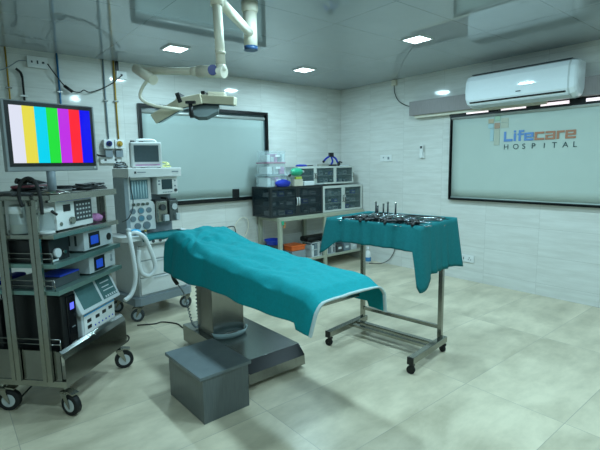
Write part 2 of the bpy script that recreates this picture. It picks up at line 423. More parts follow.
# ------------------------------------------------------------------ wall fittings, right wall
def plate(name, label, cat, along, u, z, w, h, holes, loc_d=.012, marks=M_DGREY):
    loc = (u, 0, z) if along == 'x' else (0, u, z)
    t = thing(name, label, cat, loc)
    P = (lambda m, a, b, q0, q1, c, d, bev=0: m.box(a, b, -q1, -q0, c, d, bev=bev)) if along == 'x' else (lambda m, a, b, q0, q1, c, d, bev=0: m.box(-q1, -q0, a, b, c, d, bev=bev))
    m = MB(); P(m, -w/2, w/2, .001, loc_d, -h/2, h/2, .003); m.build('cover_plate', M_WHITE, t)
    m = MB()
    for (a, c, s1, s2) in holes: P(m, a-s1/2, a+s1/2, loc_d-.001, loc_d+.002, c-s2/2, c+s2/2)
    m.build('socket_holes' if 'socket' in cat or 'box' in name else 'rocker', marks, t)
    return t
plate('wall_switch', 'white switch plate on the right wall near the room corner', 'wall switch', 'y', -.868, 1.447, .2, .09, [(.04, .01, .02, .02), (-.045, 0, .03, .035)], marks=M_GREY)
plate('wall_socket', 'white double socket low on the right wall behind the draped trolley', 'wall socket', 'y', -2.075, .262, .215, .085, [(.07, 0, .02, .035), (.02, 0, .008, .03), (-.05, .012, .01, .01), (-.04, -.01, .008, .01), (-.07, -.01, .008, .01)])
t = thing('remote_control', 'white air conditioner remote in a wall holder on the right wall', 'remote control', (0, -1.445, 1.44))
box('holder', M_WHITE, t, -.02, -.001, -.033, .033, -.005, .075, bev=.003)
box('handset', M_WHITE, t, -.036, -.0205, -.022, .022, .0, .16, bev=.004)
box('display', M_DGREY, t, -.0375, -.0355, -.015, .015, .115, .145)
t = thing('junction_box', 'small white junction box at the ceiling edge of the right wall', 'junction box', (0, -1.0, H-.075))
box('cover', M_CREAM, t, -.035, -.001, -.035, .035, 0, .07, bev=.003)
MB().tube([(-.02, -.0, .0), (-.02, -.01, -.09), (-.03, -.08, -.2), (-.02, -.19, -.27), (-.02, -.318, -.305)], .005).build('cable', M_BLACK, t)
MB().tube([(-.02, 0, .066), (-.3, -.3, .071), (-.75, -.7, .070), (-1.27, -1.25, .071)], .0018).build('ceiling_wire', M_GREY, t)

# ------------------------------------------------------------------ back wall pipes, boxes
def pipe(label, m, x, z0, z1=H-.002, r=.0075, x2=None, clips=(2.05,)):
    t = thing('wall_pipe', label, 'pipe', (x, -.016, z0))
    dx = (x2 - x) if x2 is not None else 0
    MB().cyl((0, 0, 0), (-dx, 0, z1-z0), r, 10).build('tube', m, t)
    for c in clips:
        k = MB(); k.box(-.022, .022, -.012, .015, c-z0-.006, c-z0+.006); k.build('clip', M_STEEL, t)
    return t
pipe('ochre pipe running down the back wall at the far left', M_YPIPE, -4.14, 1.42, clips=(2.1, 1.75))
pipe('blue pipe down the back wall between the two white wall boxes', M_BPIPE, -3.735, 1.42, r=.009, clips=(2.1, 1.8))
pipe('grey gas pipe ending at the blue dial outlet', M_GPIPE, -3.325, 1.672, clips=(2.05,))
pipe('ochre gas pipe ending at the yellow dial outlet', M_YPIPE, -3.225, 1.672, r=.008, clips=(2.05,))
t = thing('wall_cable', 'thick black cable ending in a plug left of the white wall box', 'cable', (-4.03, -.02, 1.4))
MB().cyl((0, 0, 0), (0, 0, .8), .009, 8).build('cord', M_RUBBER, t)
MB().tube([(0, 0, .8), (-.012, -.005, .84), (-.045, -.01, .87)], .011).build('plug', M_RUBBER, t)
box('clip', M_WHITE, t, -.03, .03, -.01, .018, .63, .645)
sw1 = plate('switch_box', 'white electrical box with sockets at the ceiling above the monitor', 'electrical box', 'x', -3.9, 2.345, .165, .10, [(-.045, 0, .012, .018), (0, 0, .012, .03), (.045, 0, .02, .018)], .03)
sw2 = plate('switch_box', 'white electrical box at the ceiling beside the ochre gas pipe', 'electrical box', 'x', -3.155, 2.315, .10, .075, [(.0, .0, .02, .02)], .03)
t = thing('hanging_cable', 'black cable with adapter drooping between the two white wall boxes', 'cable', (-3.9, -.035, 2.34))
MB().tube([(.08, 0, .0), (.12, -.012, -.07), (.19, -.012, -.17), (.24, -.012, -.22)], .005).build('cord', M_BLACK, t)
MB().tube([(.20, -.012, -.185), (.27, -.012, -.235)], .015, n=0).build('adapter', M_BLACK, t)
MB().tube([(.26, -.012, -.23), (.33, -.012, -.235), (.37, -.012, -.21), (.42, -.012, -.225), (.52, -.012, -.19), (.64, -.012, -.12), (.745, -.012, -.03)], .005).build('cord', M_BLACK, t)
box('conduit', M_BLACK, thing('cable_duct', 'short black duct from the ceiling beside the ochre pipe', 'cable duct', (-3.19, 0, 2.36)), -.013, .013, -.02, -.001, 0, .088)
t = thing('hanging_cable', 'thin grey wire leaving the wall box toward the left edge', 'cable', (-3.985, -.03, 2.345))
MB().tube([(0, 0, 0), (-.06, 0, -.005), (-.12, 0, -.05), (-.2, 0, -.1), (-.35, 0, -.13)], .004).build('cord', M_GREY, t)
def outlet(x, label, mcol, w):
    t = thing('gas_outlet', label, 'gas outlet', (x, 0, 1.617))
    box('housing', M_WHITE, t, -w, w, -.06, -.001, -.045, .045, bev=.005)
    MB().cyl((0, -.06, .005), (0, -.072, .005), .028, 20).build('dial', mcol, t)
    MB().cyl((0, -.072, .005), (0, -.088, .005), .012, 12).build('socket', M_BLACK if mcol is M_BLUEDISC else M_YPIPE, t)
    box('bracket', M_GREY, t, -.035, .035, -.04, -.001, -.13, -.056)
outlet(-3.335, 'white gas outlet with a blue dial, left of the pair', M_BLUEDISC, .05)
outlet(-3.232, 'white gas outlet with a yellow dial, right of the pair', M_YPIPE, .045)
t = thing('hose', 'black hose curling to the wall below the blue dial outlet', 'hose', (-3.5, -.03, 1.45))
MB().tube([(-.01, 0, .27), (.0, -.01, .2), (-.005, -.01, .12), (.03, -.01, .07), (.09, -.01, .05), (.14, 0, .05)], .009).build('tube', M_RUBBER, t)
t = plate('socket_strip', 'white socket strip on the back wall under the gas outlets', 'wall socket', 'x', -3.32, 1.46, .2, .07, [(-.05, 0, .02, .02), (.05, 0, .02, .02)], .02)

# ------------------------------------------------------------------ surgical lamp
sl = thing('surgical_lamp', 'cream ceiling-hung operating lamp with jointed arm and petal head', 'operating lamp', (-3.0, -2.19, H))
def W(p): return (p[0]+3.0, p[1]+2.19, p[2]-H)
hub = (-3.0, -2.19)
MB().lathe([(.055, -.001), (.055, -.05), (.052, -.06), (.05, -.065)]).build('ceiling_flange', M_CREAM, sl)
m = MB(); m.cyl((0, 0, -.055), (0, 0, -.28), .045, 24)
m.build('column', M_CREAM, sl)
MB().cyl((0, 0, -.28), (0, 0, -.305), .046, 24).build('end_cap', mat('slate_blue_cap', '#2c4a6e', .4), sl)
J = Vector(W((-3.485, -2.615, 2.255))); E_ = Vector(W((-3.500, -2.66, 1.872)))
m = MB(); m.tube([(-.02, -.02, -.2), tuple(J + Vector((0, 0, -.0)))], .028, 16, n=0); m.cyl(J + Vector((0, 0, .03)), J - Vector((0, 0, .04)), .034, 20)
m.build('arm', M_CREAM, sl)
m = MB(); m.cyl(J - Vector((0, 0, .02)), E_ + Vector((0, 0, .03)), .025, 20); m.sph(E_ + Vector((0, 0, .02)), .029); m.cyl(E_ + Vector((0, 0, .09)), E_ + Vector((0, 0, .10)), .0275, 20)
m.build('drop_tube', M_CREAM, sl)
A1 = Vector(W((-3.731, -2.10, 1.945)))
d = (A1 - E_).normalized(); dl = (A1 - E_).length
side = Vector((-.78, .55, 0)); vw = (Vector((-4.70, -4.77, 1.385)) - Vector((-3.5, -2.66, 1.87))).normalized()
m = MB(); m.tube([E_ + Vector((.01, 0, .0)), E_ + d*.16, E_ + d*.2, A1], .021, 16, n=0); m.cyl(E_ - d*.02, E_ + d*.15, .032, 20); m.cyl(E_ + d*.13, E_ + d*.2, .032, 20, r2=.022)
m.build('spring_arm', M_CREAM, sl)
cap0 = E_ + d*.055
hd = Vector((-.5, -.86, 0)); 
MB().cyl(cap0 + hd*.03, cap0 + hd*.05, .026, 20).build('arm_cap', M_BLUEDISC, sl)
A2 = Vector(W((-3.708, -2.237, 1.879)))
dd = (A2 - A1).normalized()
MB().cyl(A1 - dd*.03, A2 + dd*.02, .028, 20).build('joint_barrel', M_CREAM, sl)
pts = [A2 - dd*.03 + Vector((0, 0, -.01)), Vector(W((-3.742, -2.20, 1.85))), Vector(W((-3.757, -2.17, 1.80))), Vector(W((-3.745, -2.17, 1.765))), Vector(W((-3.68, -2.2, 1.735))), Vector(W((-3.53, -2.24, 1.72)))]
MB().tube(pts, .009, 12, n=2).build('yoke', M_CREAM, sl)
# lamp head: petals around a hub, tilted; local x follows the view-right direction
hr = bpy.data.objects.new('lamp_head', None)
hm = MB()
def rot_pt(x, y, z):  # local head frame -> lamp coordinates
    a = R(-39.3); return Vector((x*math.cos(a) - y*math.sin(a), x*math.sin(a) + y*math.cos(a), z))
HC = Vector(W((-3.42, -2.22, 1.788)))
HM = Matrix.Translation(HC) @ Matrix.Rotation(R(-39.3), 4, 'Z')
COL.objects.unlink(hr) if hr.name in COL.objects else None
bpy.data.objects.remove(hr)
def petal(name, c, l, w_, h_, rots, mats=M_LAMPH):
    m = MB(); m.T = HM @ Matrix.Translation(Vector(c))
    for a, ax in rots: m.T = m.T @ Matrix.Rotation(R(a), 4, ax)
    m.box(-l/2, l/2, -w_/2, w_/2, -h_/2, h_/2, bev=.006)
    m.mi = 1; m.box(-l/2+.015, l/2-.015, -w_/2+.015, w_/2-.015, -h_/2-.004, -h_/2)
    return m.build(name, [mats, M_SCREENOFF], sl)
petal('lamp_petal', (-.175, 0, -.062), .21, .13, .062, [(-28, 'Y'), (8, 'X')])
petal('lamp_petal', (-.035, -.02, -.012), .15, .15, .06, [(-10, 'Y'), (6, 'X')])
petal('lamp_petal', (.125, -.02, -.008), .22, .13, .05, [(4, 'Y'), (4, 'X')])
petal('lamp_petal', (.10, .14, .025), .11, .16, .05, [(2, 'Y'), (-6, 'X')])
m = MB(); m.T = HM @ Matrix.Translation((.05, -.07, -.07)) @ Matrix.Rotation(R(42), 4, 'X')
m.prism([(-.085, -.04), (-.02, -.085), (.03, -.085), (.09, -.03), (.09, .03), (.05, .07), (-.05, .07), (-.085, .03)], -.012, .012, 'z')
m.build('dark_lens', mat('lens_grey', '#5d6868', .3), sl)
m = MB(); m.T = HM
m.box(-.105, -.08, -.1, .04, -.03, .03, bev=.004, rot=(-18, 'Y')); m.box(.03, .055, -.05, .05, .02, .045, bev=.004)
m.build('hinge', M_BLACK, sl)
m = MB(); m.T = HM
m.cyl((-.01, -.16, -.035), (.0, -.17, -.125), .012, 12); m.box(-.035, .02, -.175, -.14, -.045, -.03)
m.build('handle', M_BLACK, sl)

# ------------------------------------------------------------------ operating table
ot = thing('operating_table', 'steel pedestal operating table under the large teal drape', 'operating table', (-3.11, -2.1, 0))
def T(x, y, z=0): return (x+3.11, y+2.1, z)
def obox(m, x0, x1, y0, y1, z0, z1, **k): return m.box(x0+3.11, x1+3.11, y0+2.1, y1+2.1, z0, z1, **k)
m = MB()
prof = [(-1.62, .03), (-1.62, .158), (-2.505, .158), (-2.565, .098), (-2.572, .03)]
m.prism([(a+2.1, b) for a, b in prof], -3.335+3.11, -2.885+3.11, 'x')
m.build('base', M_STEEL, ot)
m = MB(); m.prism([(-2.508+2.1, .1595), (-2.57+2.1, .0985), (-2.572+2.1, .0965), (-2.51+2.1, .156)], -3.33+3.11, -2.89+3.11, 'x')
m.build('bevel_strip', mat('matt_black_rubber', '#0b0d0e', .3, spec=.15), ot)
for x, y in ((-3.29, -2.50), (-2.93, -2.50), (-3.29, -1.70), (-2.93, -1.70)):
    MB().cyl(T(x, y-.0, .0), T(x, y, .031), .018, 14).build('foot', M_RUBBER, ot)
m = MB(); obox(m, -3.29, -3.03, -2.03, -1.79, .158, .585, bev=.006); m.build('column', M_STEEL, ot)
rows = []
for z, g in ((.160, 0), (.20, .018)):
    r = []
    for k in range(17):
        a = math.pi * k / 16; r.append((( -3.16 - (.125+g)*math.cos(a)) + 3.11, -2.035 - (.085+g)*math.sin(a) + 2.1, z))
    rows.append(r)
m = MB(); m.grid(rows); m.grid([rows[0], [(p[0]*.6-.02, p[1]*.2+.055, p[2]) for p in rows[0]]])
m.build('clear_drip_tray', mat('tray_plastic', '#c3dbe0', .2, 0, .03, alpha=.75), ot, solid=.003)
m = MB(); obox(m, -3.37, -3.01, -2.75, -1.69, .585, .615, bev=.004); m.build('top_frame', M_STEEL2, ot)
m = MB(); obox(m, -3.415, -2.985, -3.17, -1.69, .665, .70, bev=.005); obox(m, -3.34, -3.04, -2.7, -1.72, .615, .665); m.build('table_plate', M_STEEL, ot)
def ztop(y):
    K = [(-3.32, .752), (-3.25, .79), (-3.15, .80), (-2.9, .80), (-2.6, .812), (-2.3, .828), (-2.05, .855), (-1.9, .885), (-1.78, .9), (-1.69, .89), (-1.64, .855)]
    if y <= K[0][0]: return K[0][1]
    for (a, p), (b, q) in zip(K, K[1:]):
        if y <= b:
            t = (y-a)/(b-a); t = t*t*(3-2*t) if False else t; return p + (q-p)*t
    return K[-1][1]
rows = []
for i in range(25):
    y = -3.16 + (3.16-1.73)*i/24; zt = ztop(y) - .02
    ring = []
    for k in range(24):
        a = 2*math.pi*k/24; cxx = abs(math.cos(a))**.35*math.copysign(1, math.cos(a)); sy = abs(math.sin(a))**.5*math.copysign(1, math.sin(a))
        ring.append((-3.205+3.11 + .212*cxx, y+2.1, (.702+zt)/2 + (zt-.702)/2*sy))
    rows.append(ring)
m = MB(); m.grid(rows, closed=True); m.bm.faces.new([v for v in m.bm.verts[:24]]); m.bm.verts.ensure_lookup_table(); m.bm.faces.new([m.bm.verts[i] for i in range(24*24, 25*24)])
m.build('mattress', M_BLACK, ot)

# big drape: inverted U swept along the table, falling over the head end
HW = .235; CXT = -3.205
def drape_pts(y, zt, fall=0, s=0):
    """profile across the table at station y; fall > 0 once past the head end"""
    out = []; N1, N2 = 14, 33
    hem = .598 + .004*math.sin(y*7) + .024*(-1.65-y) - (.03 if y < -3.2 else 0)
    hemn = hem + (.05 if y > -2.0 else 0) * 0
    crown = .016
    for k in range(N1):                                   # near side, bottom to top
        t = k/(N1-1); z = hem + (zt-.045-hem)*t
        fold = (1-t)*(.007*math.sin(y*9+1.0) + .006*math.sin(y*21+2)) + .012*(1-t)
        out.append((CXT-HW-.004-fold - .012*(1-t), y, z))
    for k in range(N2):                                   # over the top, rounded edges
        t = -1 + 2*k/(N2-1); e = abs(t)
        nf = min(1, max(.15, (y+3.33)/.35))
        z = zt - .038*max(0, (e-.78)/.22)**2 + crown*(1-e*e)*.6 + nf*(.012*noise.noise(Vector((t*1.6, y*2.6, 1))) + .010*(.5-abs(noise.noise(Vector((t*2.2 + y*1.5, y*4 - t*1.2, 4))))*2.2) + .005*(.5-abs(noise.noise(Vector((t*3 - y*2.5, y*6 + t*3, 9))))*2.2))
        out.append((CXT + t*HW, y, z))
    for k in range(N1):
        t = 1-k/(N1-1); z = hem + (zt-.045-hem)*t
        fold = (1-t)*(.008*math.sin(y*8+.4) + .006*math.sin(y*19)) + .012*(1-t)
        out.append((CXT+HW+.003+fold+.006*(1-t), y, z))
    return out
rows = []
ys = [-3.33 + (3.33-1.655)*i/130 for i in range(131)]
for y in ys:
    r = drape_pts(y, ztop(y))
    # pillow hump and wrinkles near the head
    q = []
    for (x, yy, z) in r:
        hump = math.exp(-((yy+1.88)/.2)**2 - ((x+3.24)/.17)**2) * .018
        ang = math.atan2(yy+1.98, x+3.36); rad = math.hypot(yy+1.98, x+3.36)
        hump += .010*math.cos(ang*7 + 1)*math.exp(-(rad/.22)**2)*min(1, rad/.05)
        wr = .012*(1-2*abs(math.sin((yy*.7 + x*1.6)*12 + 2*noise.noise(Vector((x*4, yy*4, 0)))))) * math.exp(-((yy+1.95)/.28)**2) * (1 if z > .7 else .8)
        q.append((x + (wr*.8 if x < -3.4 else 0), yy, z + (hump + wr*.6 if z > .76 else 0)))
    rows.append(q)
last = rows[-1]
for i in range(1, 13):                                    # head fall
    t = i/12; r = []
    for (x, y, z) in last:
        top = last[len(last)//2][2]
        zz = min(z, top - .29*t + .0*z)
        zz = max(zz, .60) if z > .60 else z
        out_ = .045*math.sin(min(1, t*1.6)*math.pi/2) + .012*math.sin(x*30)*t
        r.append((x, y + out_, zz))
    rows.append(r)
def hemstrip(r, dy, dr):
    return [(x, y+dy, z) for x, y, z in r]
dr = MB().grid([[(x, y, z) for x, y, z in r] for r in rows]).build('surgical_drape', M_TEAL, solid=.004)
tag(dr, 'large teal cloth drape with pale hem covering the operating table', 'drape')
base = rows[0]
# taped border along the foot end: a flat band wrapped round the edge
cen = Vector((CXT, base[0][1], .60))
strip = []
for k in range(len(base)):
    p = Vector(base[k]); nrm = (p - cen); nrm.y = 0; nrm.normalize(); strip.append((p, nrm))
r0 = [tuple(p + n*.005 + Vector((0, -.004, 0))) for p, n in strip]
r1 = [tuple(p + n*.005 + Vector((0, .011, 0))) for p, n in strip]
r2 = [tuple(p - n*.005 + Vector((0, -.004, 0))) for p, n in strip]
r3 = [tuple(p - n*.005 + Vector((0, .011, 0))) for p, n in strip]
MB().grid([r3, r2, r0, r1]).build('hem_border', M_HEM, dr)

# hand control with coiled cable
hc = thing('hand_control', 'black table hand control hanging on a coiled grey cable', 'remote control', (-3.405, -1.67, .555))
MB().tube([(-.015, 0, .06), (-.01, -.01, .0), (.015, -.02, -.05)], .014, 10).build('handset', M_BLACK, hc)
pts = []
ctl = smooth_path([(.015, -.02, -.05), (.05, -.05, -.13), (.07, -.07, -.25), (.085, -.10, -.36), (.12, -.11, -.385), (.14, -.08, -.33), (.15, -.05, -.2), (.155, -.045, -.04)], 26)
for i, p in enumerate(ctl):
    a = i*1.25; k = 0 if i < 26 else 1
    pts.append(Vector(p) + Vector((math.cos(a), math.sin(a), 0))*.007*k)
MB().tube(pts, .0042, 6, n=0).build('coiled_cable', M_GREY, hc)

# ------------------------------------------------------------------ step stool
st = thing('step_stool', 'dark grey boxy step stool in front of the operating table', 'step stool', (-3.583, -2.508, 0), 1.2)
m = MB()
m.box(-.145, .145, -.215, -.198, .0, .253); m.box(-.145, .145, .198, .21, .0, .253); m.box(-.145, -.133, -.198, .198, .002, .253); m.box(.133, .145, -.198, .198, .002, .253)
m.build('side_panels', M_STOOL, st)
box('top_board', M_STOOLT, st, -.163, .163, -.222, .222, .253, .273, bev=.003)

# ------------------------------------------------------------------ draped instrument trolley
tr = thing('instrument_trolley', 'steel tube instrument trolley on four castors under a teal cloth', 'trolley', (-2.2, -2.72, 0), 7.5)
def caster(parent, x, y, ztop_, r, w=.022, a=20, mw=M_RUBBER, mh=None, name='castor', z0=0):
    ztop_ -= z0
    m = MB(); m.T = Matrix.Translation((x, y, z0)) @ Matrix.Rotation(R(a), 4, 'Z')
    zf = min(ztop_ - .012, r*2 + .016); m.cyl((0, -r*.3, zf), (0, -r*.3, ztop_), r*.28, 14)
    m.prism([(-r*.62, zf), (-r*.55, zf-.012), (r*.4, r*.72), (r*.4, r*1.1), (r*.1, zf)], -w*.82, -w*.62, 'x'); m.prism([(-r*.62, zf), (-r*.55, zf-.012), (r*.4, r*.72), (r*.4, r*1.1), (r*.1, zf)], w*.62, w*.82, 'x'); m.box(-w*.82, w*.82, -r*.62, r*.1, zf-.006, zf+.004)
    if r > .05: m.box(-w*.7, w*.7, r*.1, r*.95, zf-.004, zf+.004, rot=(-14, 'X'))
    c = m.build(name, M_STEEL2 if r > .04 else M_BLACK, parent)
    m = MB(); m.T = Matrix.Translation((x, y, z0)) @ Matrix.Rotation(R(a), 4, 'Z')
    m.cyl((-w*.5, r*.25, r), (w*.5, r*.25, r), r, 24)
    if mh: m.mi = 1; m.cyl((-w*.56, r*.25, r), (w*.56, r*.25, r), r*.62, 20)
    m.build('wheel', [mw, mh or mw], c)
    return c
for s in (-1, 1):
    m = MB(); m.box(-.275, .22, s*.35-.022, s*.35+.022, .075, .12, bev=.004); m.build('foot_bar', M_STEEL2, tr)
    box('end_cap', M_BLACK, tr, -.283, -.275, s*.35-.0225, s*.35+.0225, .07, .121)
    caster(tr, -.255, s*.35, .075, .028, .02, 15); caster(tr, .2, s*.35, .075, .028, .02, -30)
    m = MB(); yp = .35 if s > 0 else -.333; m.box(.165, .195, yp-.015, yp+.015, .075, .945); m.build('upright', M_STEEL2, tr)
m = MB(); m.box(.06, .10, -.328, .328, .083, .113); m.build('cross_bar', M_STEEL2, tr)
m = MB(); m.box(-.01, .025, -.328, .328, .088, .108); m.build('cross_bar', M_STEEL2, tr)
m = MB(); m.box(.168, .192, -.318, .335, .18, .205); m.build('cross_bar', M_STEEL2, tr)
tx0, tx1, ty0, ty1 = -.17, .39, -.338, .44
m = MB(); m.box(tx0+.01, tx1-.01, ty0+.01, ty1-.01, .945, .95)
for a in ((tx0+.01, tx0+.018, ty0+.01, ty1-.01), (tx1-.018, tx1-.01, ty0+.01, ty1-.01), (tx0+.018, tx1-.018, ty0+.01, ty0+.018), (tx0+.018, tx1-.018, ty1-.018, ty1-.01)):
    m.box(*a, .95, .965)
m.build('tray', M_STEEL, tr)
cl = MB(); NP = 240
def perim(u):
    """rounded walk round the tray rim, u in 0..1, gives point, outward normal and corner closeness"""
    w, h = tx1-tx0, ty1-ty0; per = 2*(w+h); s = u*per
    c = [(tx0, ty0, w, 0), (tx1, ty0, h, 1), (tx1, ty1, w, 2), (tx0, ty1, h, 3)]
    for (x, y, l, k) in c:
        if s <= l:
            d = [(1, 0), (0, 1), (-1, 0), (0, -1)][k]; n = [(0, -1), (1, 0), (0, 1), (-1, 0)][k]
            pn = [(-1, 0), (0, -1), (1, 0), (0, 1)][k]; nn = [(1, 0), (0, 1), (-1, 0), (0, -1)][k]
            e0, e1 = s, l-s; R0 = .07
            nx, ny = n
            if e0 < R0: f = .5*(1-e0/R0)*1; nx, ny = nx*(1-f) + pn[0]*f, ny*(1-f) + pn[1]*f
            if e1 < R0: f = .5*(1-e1/R0); nx, ny = nx*(1-f) + nn[0]*f, ny*(1-f) + nn[1]*f
            ll = math.hypot(nx, ny); return x+d[0]*s, y+d[1]*s, nx/ll, ny/ll, k, e0, e1
        s -= l
    return tx0, ty0, -1, 0, 3, 0, 0
def drop(k, e0, e1):
    side = [.34, .22, .2, .165][k]                      # -y, +x, +y, -x side
    
    c0 = [.43, .36, .26, .27][k]; c1 = [.36, .26, .27, .43][k]
    w0 = [.10, .07, .05, .07][k]; w1 = [.06, .05, .07, .035][k]
    g0 = math.exp(-(e0/w0)**2); g1 = math.exp(-(e1/w1)**2)
    if k == 0: g0 = max(0, 1-e0/.13)
    if k == 3: g1 = 1 if e1 < .014 else max(0, 1-(e1-.014)/.022)
    return side + (c0-side)*g0 + (c1-side)*g1
ringsd = [[] for _ in range(14)]; inner = []
for i in range(NP):
    x, y, nx, ny, k, e0, e1 = perim((i+.5)/NP); L_ = drop(k, e0, e1); s = i/NP*2*math.pi
    cf = max(math.exp(-(e0/.09)**2), math.exp(-(e1/.09)**2))
    for j in range(14):
        t = j/13
        fl_ = .006 + .018*t + .035*cf*t + .006*t*math.sin(s*17) + .005*t*math.sin(s*31+1)
        ringsd[j].append((x+nx*fl_, y+ny*fl_, .973 - L_*t - (.0 if j else -.003)))
tops = []
for f, z in ((.93, .957), (.97, .962), (.985, .972)):
    cxm, cym = (tx0+tx1)/2, (ty0+ty1)/2
    tops.append([(cxm+(p[0]-cxm)*f, cym+(p[1]-cym)*f, z) for p in ringsd[0]])
flat = [[((tx0+tx1)/2 + (p[0]-(tx0+tx1)/2)*f, (ty0+ty1)/2 + (p[1]-(ty0+ty1)/2)*f, .956) for p in ringsd[0]] for f in (.02, .3, .6, .85)]
cl.grid(flat + tops + ringsd, closed=True)
tc = cl.build('trolley_cloth', M_TEAL2, None, (-2.2, -2.72, 0), 7.5, solid=.003)
tag(tc, 'teal cloth hanging over the instrument trolley with long corners', 'drape')

# instruments lying on the cloth
TM = Matrix.Translation((-2.2, -2.72, 0)) @ Matrix.Rotation(R(7.5), 4, 'Z')
def on_trolley(x, y, z=.9585): return TM @ Vector((x, y, z))
def forceps():
    t = thing('surgical_forceps', '', 'surgical instrument', (0, 0, 0), 0, 'steel instruments laid on the teal trolley cloth')
    m = MB(); m.tube([(-.09, -.006, .006), (0, .004, .006), (.075, .004, .006)], .0035, 6); m.tube([(-.09, .010, .006), (0, .0, .008), (.075, -.002, .006)], .0035, 6); m.build('shank', M_INSTR, t)
    for s in (-1, 1):
        m = MB(); m.tube([(-.09 - .016 + .016*math.cos(a), s*.018 + .014*math.sin(a), .006) for a in [2*math.pi*k/12 for k in range(13)]], .003, 6, n=0); m.build('finger_ring', M_INSTR, t)
    return t
def lap():
    t = thing('laparoscopic_instrument', '', 'surgical instrument', (0, 0, 0), 0, 'black handled instruments laid on the teal trolley cloth')
    MB().tube([(0, 0, .012), (.2, 0, .009)], .004, 8, n=0).build('shaft', M_INSTR, t)
    m = MB(); m.cyl((-.04, 0, .014), (.02, 0, .014), .012, 12); m.tube([(-.03, 0, .014), (-.06, .02, .014), (-.1, .035, .013)], .008, 8); m.tube([(-.02, .0, .014), (-.03, .035, .014), (-.055, .06, .013)], .007, 8)
    m.sph((-.105, .037, .013), .012); m.build('handle', M_BLACK, t)
    return t
def trocar(h):
    t = thing('upright_probe', '', 'surgical instrument', (0, 0, 0), 0, None)
    MB().lathe([(.016, 0), (.016, .006), (.009, .012), (.009, .03), (.005, .035)]).build('foot', M_INSTR, t)
    MB().cyl((0, 0, .033), (0, 0, h), .0068, 10).build('rod', M_DGREY, t)
    MB().cyl((0, 0, h), (0, 0, h+.012), .008, 10).build('tip', M_STEEL2, t)
    return t
random.seed(3)
f0 = forceps(); n = 0
for i in range(35):
    x = -.06 + .10*(i % 5) + random.uniform(-.02, .02); y = -.25 + .60*(i//5)/6 + random.uniform(-.03, .03)
    p = on_trolley(x, y, .959 + (.0 if i % 2 else .004)); a = random.uniform(-30, 40) + (90 if i % 3 == 0 else 0)
    lb_ = 'steel ring-handled instrument on the teal trolley, ' + ['front', 'second', 'middle', 'fourth', 'back'][i % 5] + ' row, ' + ['at the right end', 'second step from the right end', 'just right of centre', 'at the centre', 'just left of centre', 'near the left end', 'at the far left end'][i//5]
    if n == 0: f0.location = p; f0.rotation_euler.z = R(a); f0['label'] = lb_
    else: dup(f0, p, a, lb_)
    n += 1
l0 = lap(); n = 0
for i in range(16):
    x = -.07 + .055*(i % 3) + random.uniform(-.012, .012); y = -.25 + .034*i + random.uniform(-.01, .01)
    p = on_trolley(x, y, .966 + .008*(i % 2)); a = random.uniform(-15, 70)
    lb_ = 'black handled keyhole instrument in the dark heap on the trolley, ' + ['rightmost', 'second from right', 'third from right', 'fourth from right', 'fifth from right', 'sixth from right', 'seventh from right', 'just right of its middle', 'just left of its middle', 'seventh from left', 'sixth from left', 'fifth from left', 'fourth from left', 'third from left', 'second from left', 'leftmost'][i]
    if n == 0: l0.location = p; l0.rotation_euler.z = R(a); l0['label'] = lb_
    else: dup(l0, p, a, lb_)
    n += 1
TRO = [((.19, .235), .095, 'upright dark rod on the trolley, leftmost of five'), ((.17, .205), .07, 'short upright dark rod on the trolley, second from the left'),
       ((.20, .172), .082, 'upright dark rod on the trolley, middle of five'), ((.20, .132), .098, 'tall upright dark rod on the trolley, fourth from the left'), ((.22, .075), .095, 'tall upright dark rod on the trolley, rightmost of five')]
for (x, y), h, lb_ in TRO:
    t = trocar(h + .018); t.location = on_trolley(x, y, .9585); t['label'] = lb_
t = thing('steel_tray', 'shallow steel tray at the back edge of the teal trolley', 'tray', on_trolley(.31, .04, .959), 7.5)
box('tray_base', M_STEEL, t, -.06, .06, -.27, .27, 0, .003)
m = MB()
for a in ((-.06, -.054, -.27, .27), (.054, .06, -.27, .27), (-.054, .054, -.27, -.264), (-.054, .054, .264, .27)): m.box(*a, .003, .018)
m.build('rim', M_STEEL, t)
t = thing('folded_gauze', 'pale folded gauze at the left end of the teal trolley', 'gauze', on_trolley(-.09, .34, .959), 20)
rows = [[(-.05+.1*i/6, -.04+.08*k/6, .012 + .004*noise.noise(Vector((i*.9, k*.8, 2)))) for k in range(7)] for i in range(7)]
m = MB(); m.box(-.05, .05, -.04, .04, 0, .006, bev=.002); m.grid(rows); m.build('layers', mat('pale_gauze', '#a9dbe6', .9, 0, .05), t, solid=.003)

# ------------------------------------------------------------------ equipment cart
CA = 43
CO = (-4.266, -2.165); CS = .964; CZ = .05
ct = thing('equipment_cart', 'steel endoscopy cart on four castors with shelves of devices', 'equipment cart', (CO[0], CO[1], CZ), CA)
ct.scale = (CS, CS, CS)
CW, CD = .66, .47
m = MB()
for a in ((0, CW, 0, .03), (0, CW, CD-.03, CD), (0, .03, .03, CD-.03), (CW-.03, CW, .03, CD-.03)): m.box(*a, .13, .165)
m.build('bottom_frame', M_STEEL2, ct)
m = MB(); m.prism([(-.003, .13), (-.003, .30), (.012, .33), (.03, .345), (.05, .345), (.05, .335), (.035, .335), (.02, .32), (.0, .30), (.0, .13)], .0, CW-.002, 'x')
m.box(.006, .014, .03, CD-.01, .165, .345); m.box(CW-.014, CW-.006, .03, CD-.01, .165, .345); m.box(.014, CW-.014, CD-.018, CD-.01, .165, .345)
m.build('skirt', M_SKIRT, ct)
SH = [.325, .70, .855, 1.02, 1.235]
